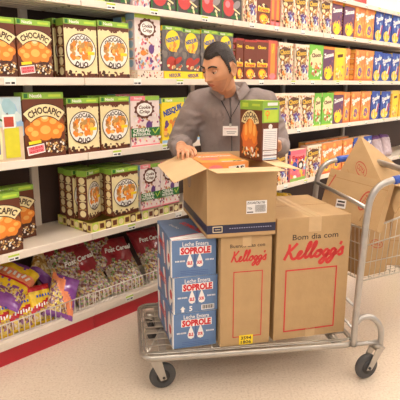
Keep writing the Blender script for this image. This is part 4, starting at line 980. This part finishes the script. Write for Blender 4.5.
# hair
def hair_line(p):
    x, y, z = p.x, p.y, p.z
    if y < -.045: lim = .067 + .012 * G(abs(x) - .045, .016)
    elif y < -.014: lim = min(.067, -.018 + (-.014 - y) * 2.9)
    elif y < -.004: lim = -.022
    elif y < .03: lim = .034
    else: lim = -.055
    return z - lim
def hairp(d):
    p = headp(d, .0); k = sst(-.004, .016, hair_line(p)); g = .0015 + .0055 * k + .004 * sst(.04, .11, p.z)
    nz = noise.noise(Vector((p.x * 90, p.y * 40, p.z * 60))) * .0016
    return headp(d, g + nz) + Vector((0, 0, .004 * sst(.06, .11, p.z)))
mb = MB(); vs, fs = head_grid(150, 120, hairp, lambda v: hair_line(v) > -.002)
mb.add([HM @ v for v in vs], fs, HAIR, True); mb.build('hair', man)
EW = mat('eye_white', (226, 214, 204), .25); IR = mat('dark_iris', (36, 22, 18), .15); LID = mat('eyelid_skin', (186, 128, 98), .5)
for sx in (-1, 1):
    e = Vector((sx * .031, -.0775, .0085))
    mb = MB(); mb.ell(HM @ e, (.0118,) * 3, EW, None, 16, 12); mb.ell(HM @ (e + Vector((0, -.0088, -.0045))), (.0052, .0035, .0052), IR, HM.to_3x3(), 12, 8); mb.build('eye', man)
    mb = MB()                                   # upper lid, lowered
    vs = []; fs = []; n = 12
    for i in range(7):
        th = R(-8 + 100 * i / 6)
        for j in range(n + 1):
            ph = R(-80 + 160 * j / n); vs.append(HM @ (e + Vector((.0134 * math.sin(ph), -.0134 * math.cos(ph) * math.cos(th), .0134 * math.sin(th) * (math.cos(ph) ** .3)))))
    fs = [(i * (n + 1) + j, i * (n + 1) + j + 1, (i + 1) * (n + 1) + j + 1, (i + 1) * (n + 1) + j) for i in range(6) for j in range(n)]
    mb.add(vs, fs, LID, True); mb.tube([HM @ (e + Vector((.0136 * math.sin(R(a_)), -.0138 * math.cos(R(a_)), -.0018))) for a_ in range(-70, 71, 20)], .0009, HAIR, 6); mb.build('eyelid', man)
    mb = MB(); pts = [(sx * .012, -.0985, .029), (sx * .022, -.0985, .034), (sx * .034, -.095, .036), (sx * .046, -.087, .033), (sx * .053, -.079, .027)]
    mb.tube([HM @ Vector(q) for q in spline(pts, 3)], .003, HAIR, 8, rs=[(.0032, .0042)] * 12 + [(.0015, .0015)]); mb.build('eyebrow', man)
# fleece
fl_ = MB()
ft = [(W((.19, 3.02, .88)), (.178, .135)), (W((.19, 3.02, .96)), (.18, .135)), (W((.188, 3.015, 1.08)), (.178, .135)), (W((.184, 3.01, 1.2)), (.192, .14)), (W((.18, 3.0, 1.29)), (.2, .13)), (W((.178, 3.0, 1.345)), (.165, .105)), (W((.176, 2.995, 1.385)), (.09, .078))]
loft(fl_, ft, FLEECE, 36)
fl_.tube([SHL + Vector((.09, 0, .005)), SHL + Vector((.0, 0, -.005)), SHL.lerp(ELL, .5), ELL, ELL.lerp(WRL, .5), WRL + Vector((0, .035, 0))], .06, FLEECE, 20, rs=[.075, .078, .072, .066, .058, .045])
fl_.tube([SHR + Vector((-.09, 0, .005)), SHR + Vector((.0, 0, -.005)), SHR.lerp(ELR, .5), ELR, ELR.lerp(WRR, .5), WRR + Vector((0, .035, 0))], .06, FLEECE, 20, rs=[.075, .078, .072, .064, .056, .045])
me = remeshed(fl_, .009, 'fleece', 6, [FLEECE])
for v in me.vertices:                          # soft cloth folds
    p = v.co; q = Vector((p.x * 7, p.y * 7, p.z * 5)); s_ = noise.noise(q) * .012
    da = min((p - SHL.lerp(ELL, k)).length for k in (.2, .5, .8, 1)); db = min((p - ELL.lerp(WRL, k)).length for k in (.2, .5, .8, 1)); dc = min((p - SHR.lerp(ELR, k)).length for k in (.3, .6, 1))
    m_ = min(da, db, dc); arm = 1 - sst(.08, .12, m_)
    s_ += (1 - abs(noise.noise(Vector((p.x * 9 + p.z * 8, p.y * 9, p.z * 18 - p.x * 12))) * 2)) * .013 * arm - .003 * arm
    s_ += (1 - abs(noise.noise(Vector((p.x * 6 + p.z * 3, 4, p.z * 5 - p.x * 6))) * 2)) * .009
    v.co = p + v.normal * s_
flo = bpy.data.objects.new('fleece', me); COL.objects.link(flo); flo.parent = man
# open collar, zip
mb = MB(); n = 40; vs = []; fs = []
nc = W((.168, 2.972, 1.385))
for i in range(n + 1):
    t = R(-70 + 320 * i / n)                   # opening at the front (-y): angles run round the back
    cx, cy = math.cos(t), math.sin(t)
    front = G(((t - R(270) + math.pi) % (2 * math.pi)) - math.pi, .9)
    r0 = .078; hgt = .045 - .02 * front
    prof = [(r0 - .012, .0 - .045 * front), (r0 - .004, hgt), (r0 + .012, hgt + .004), (r0 + .035 + .02 * front, hgt - .035 - .01 * front), (r0 + .03 + .02 * front, hgt - .042 - .01 * front), (r0 + .008, hgt - .01), (r0 + .004, -.05 * front - .01)]
    for r, h in prof: vs.append(nc + Vector((cx * r, cy * r * .95 - (.015 * front), h - .04 * front)))
k = 7
for i in range(n):
    for j in range(k): a_, b_ = i * k + j, i * k + (j + 1) % k; fs.append((a_, b_, b_ + k, a_ + k))
fs.append(tuple(range(k))); fs.append(tuple(range(n * k, n * k + k)))
mb.add(vs, fs, FLEECE, True); co = mb.build('collar', man)
mb = MB(); mb.ell(W((.168, 2.958, 1.372)), (.072, .068, .05), mat('grey_undershirt', (150, 138, 134), .9)); mb.build('undershirt', man, label='grey undershirt at the open collar')
ZY = 2.868
mb = MB(); mb.tube(spline([W((.165, 2.885, 1.345)), W((.168, 2.862, 1.29)), W((.172, 2.855, 1.2)), W((.178, 2.86, 1.05)), W((.18, 2.865, .92))], 4), .0035, mat('dark_zip', (90, 82, 82), .5), 6); mb.build('zip', man)
# badge on a cord
mb = MB(); CORD = mat('dark_cord', (48, 42, 44), .6)
mb.tube(spline([W((.1, 2.905, 1.36)), W((.135, 2.868, 1.3)), W((.163, 2.846, 1.24)), W((.163, 2.838, 1.205))], 5), .0024, CORD, 6)
mb.tube(spline([W((.235, 2.905, 1.36)), W((.205, 2.868, 1.3)), W((.168, 2.846, 1.24)), W((.165, 2.838, 1.205))], 5), .0024, CORD, 6)
ln = mb.build('lanyard', man)
mb = MB(); mb.bbox((-.041, -.002, -.026), (.041, .002, .026), mat('badge_plastic', (236, 228, 220), .25), .0012)
p = Print(mb, (-.041, -.002, -.026), (1, 0, 0), (0, 0, 1), .082, .052); p.rect(.08, .44, .92, .47, ink((190, 60, 60))); p.rect(.25, .24, .9, .28, GREY); p.rect(.3, .14, .8, .17, GREY)
mb.box((-.006, -.003, .022), (.006, .003, .04), CHROME)
mb.build('name_badge', ln, loc=W((.166, 2.83, 1.17)), rot=(R(-4), 0, R(-5)), label='white name badge')
# trousers and shoes
tr = MB()
loft(tr, [(W((.19, 3.03, .78)), (.17, .125)), (W((.19, 3.03, .95)), (.16, .12))], BLACK)
for sx in (-1, 1): tr.tube([W((.19 + sx * .085, 3.03, .84)), W((.19 + sx * .1, 3.02, .5)), W((.19 + sx * .11, 3.05, .07))], .09, BLACK, 20, rs=[.1, .08, .065])
me = remeshed(tr, .012, 'trousers', 4, [mat('navy_trousers', (48, 50, 66), .85, var=.1)])
o = bpy.data.objects.new('trousers', me); COL.objects.link(o); o.parent = man
for sx in (-1, 1):
    mb = MB(); mb.ell(W((.19 + sx * .115, 2.985, .045)), (.05, .135, .045), mat('black_shoe_leather', (34, 30, 30), .35)); mb.box(W((.19 + sx * .115 - .045, 2.86, .0)), W((.19 + sx * .115 + .045, 3.11, .018)), DARKM); mb.build('shoe', man)
print('SCENE OK', len(COL.objects))
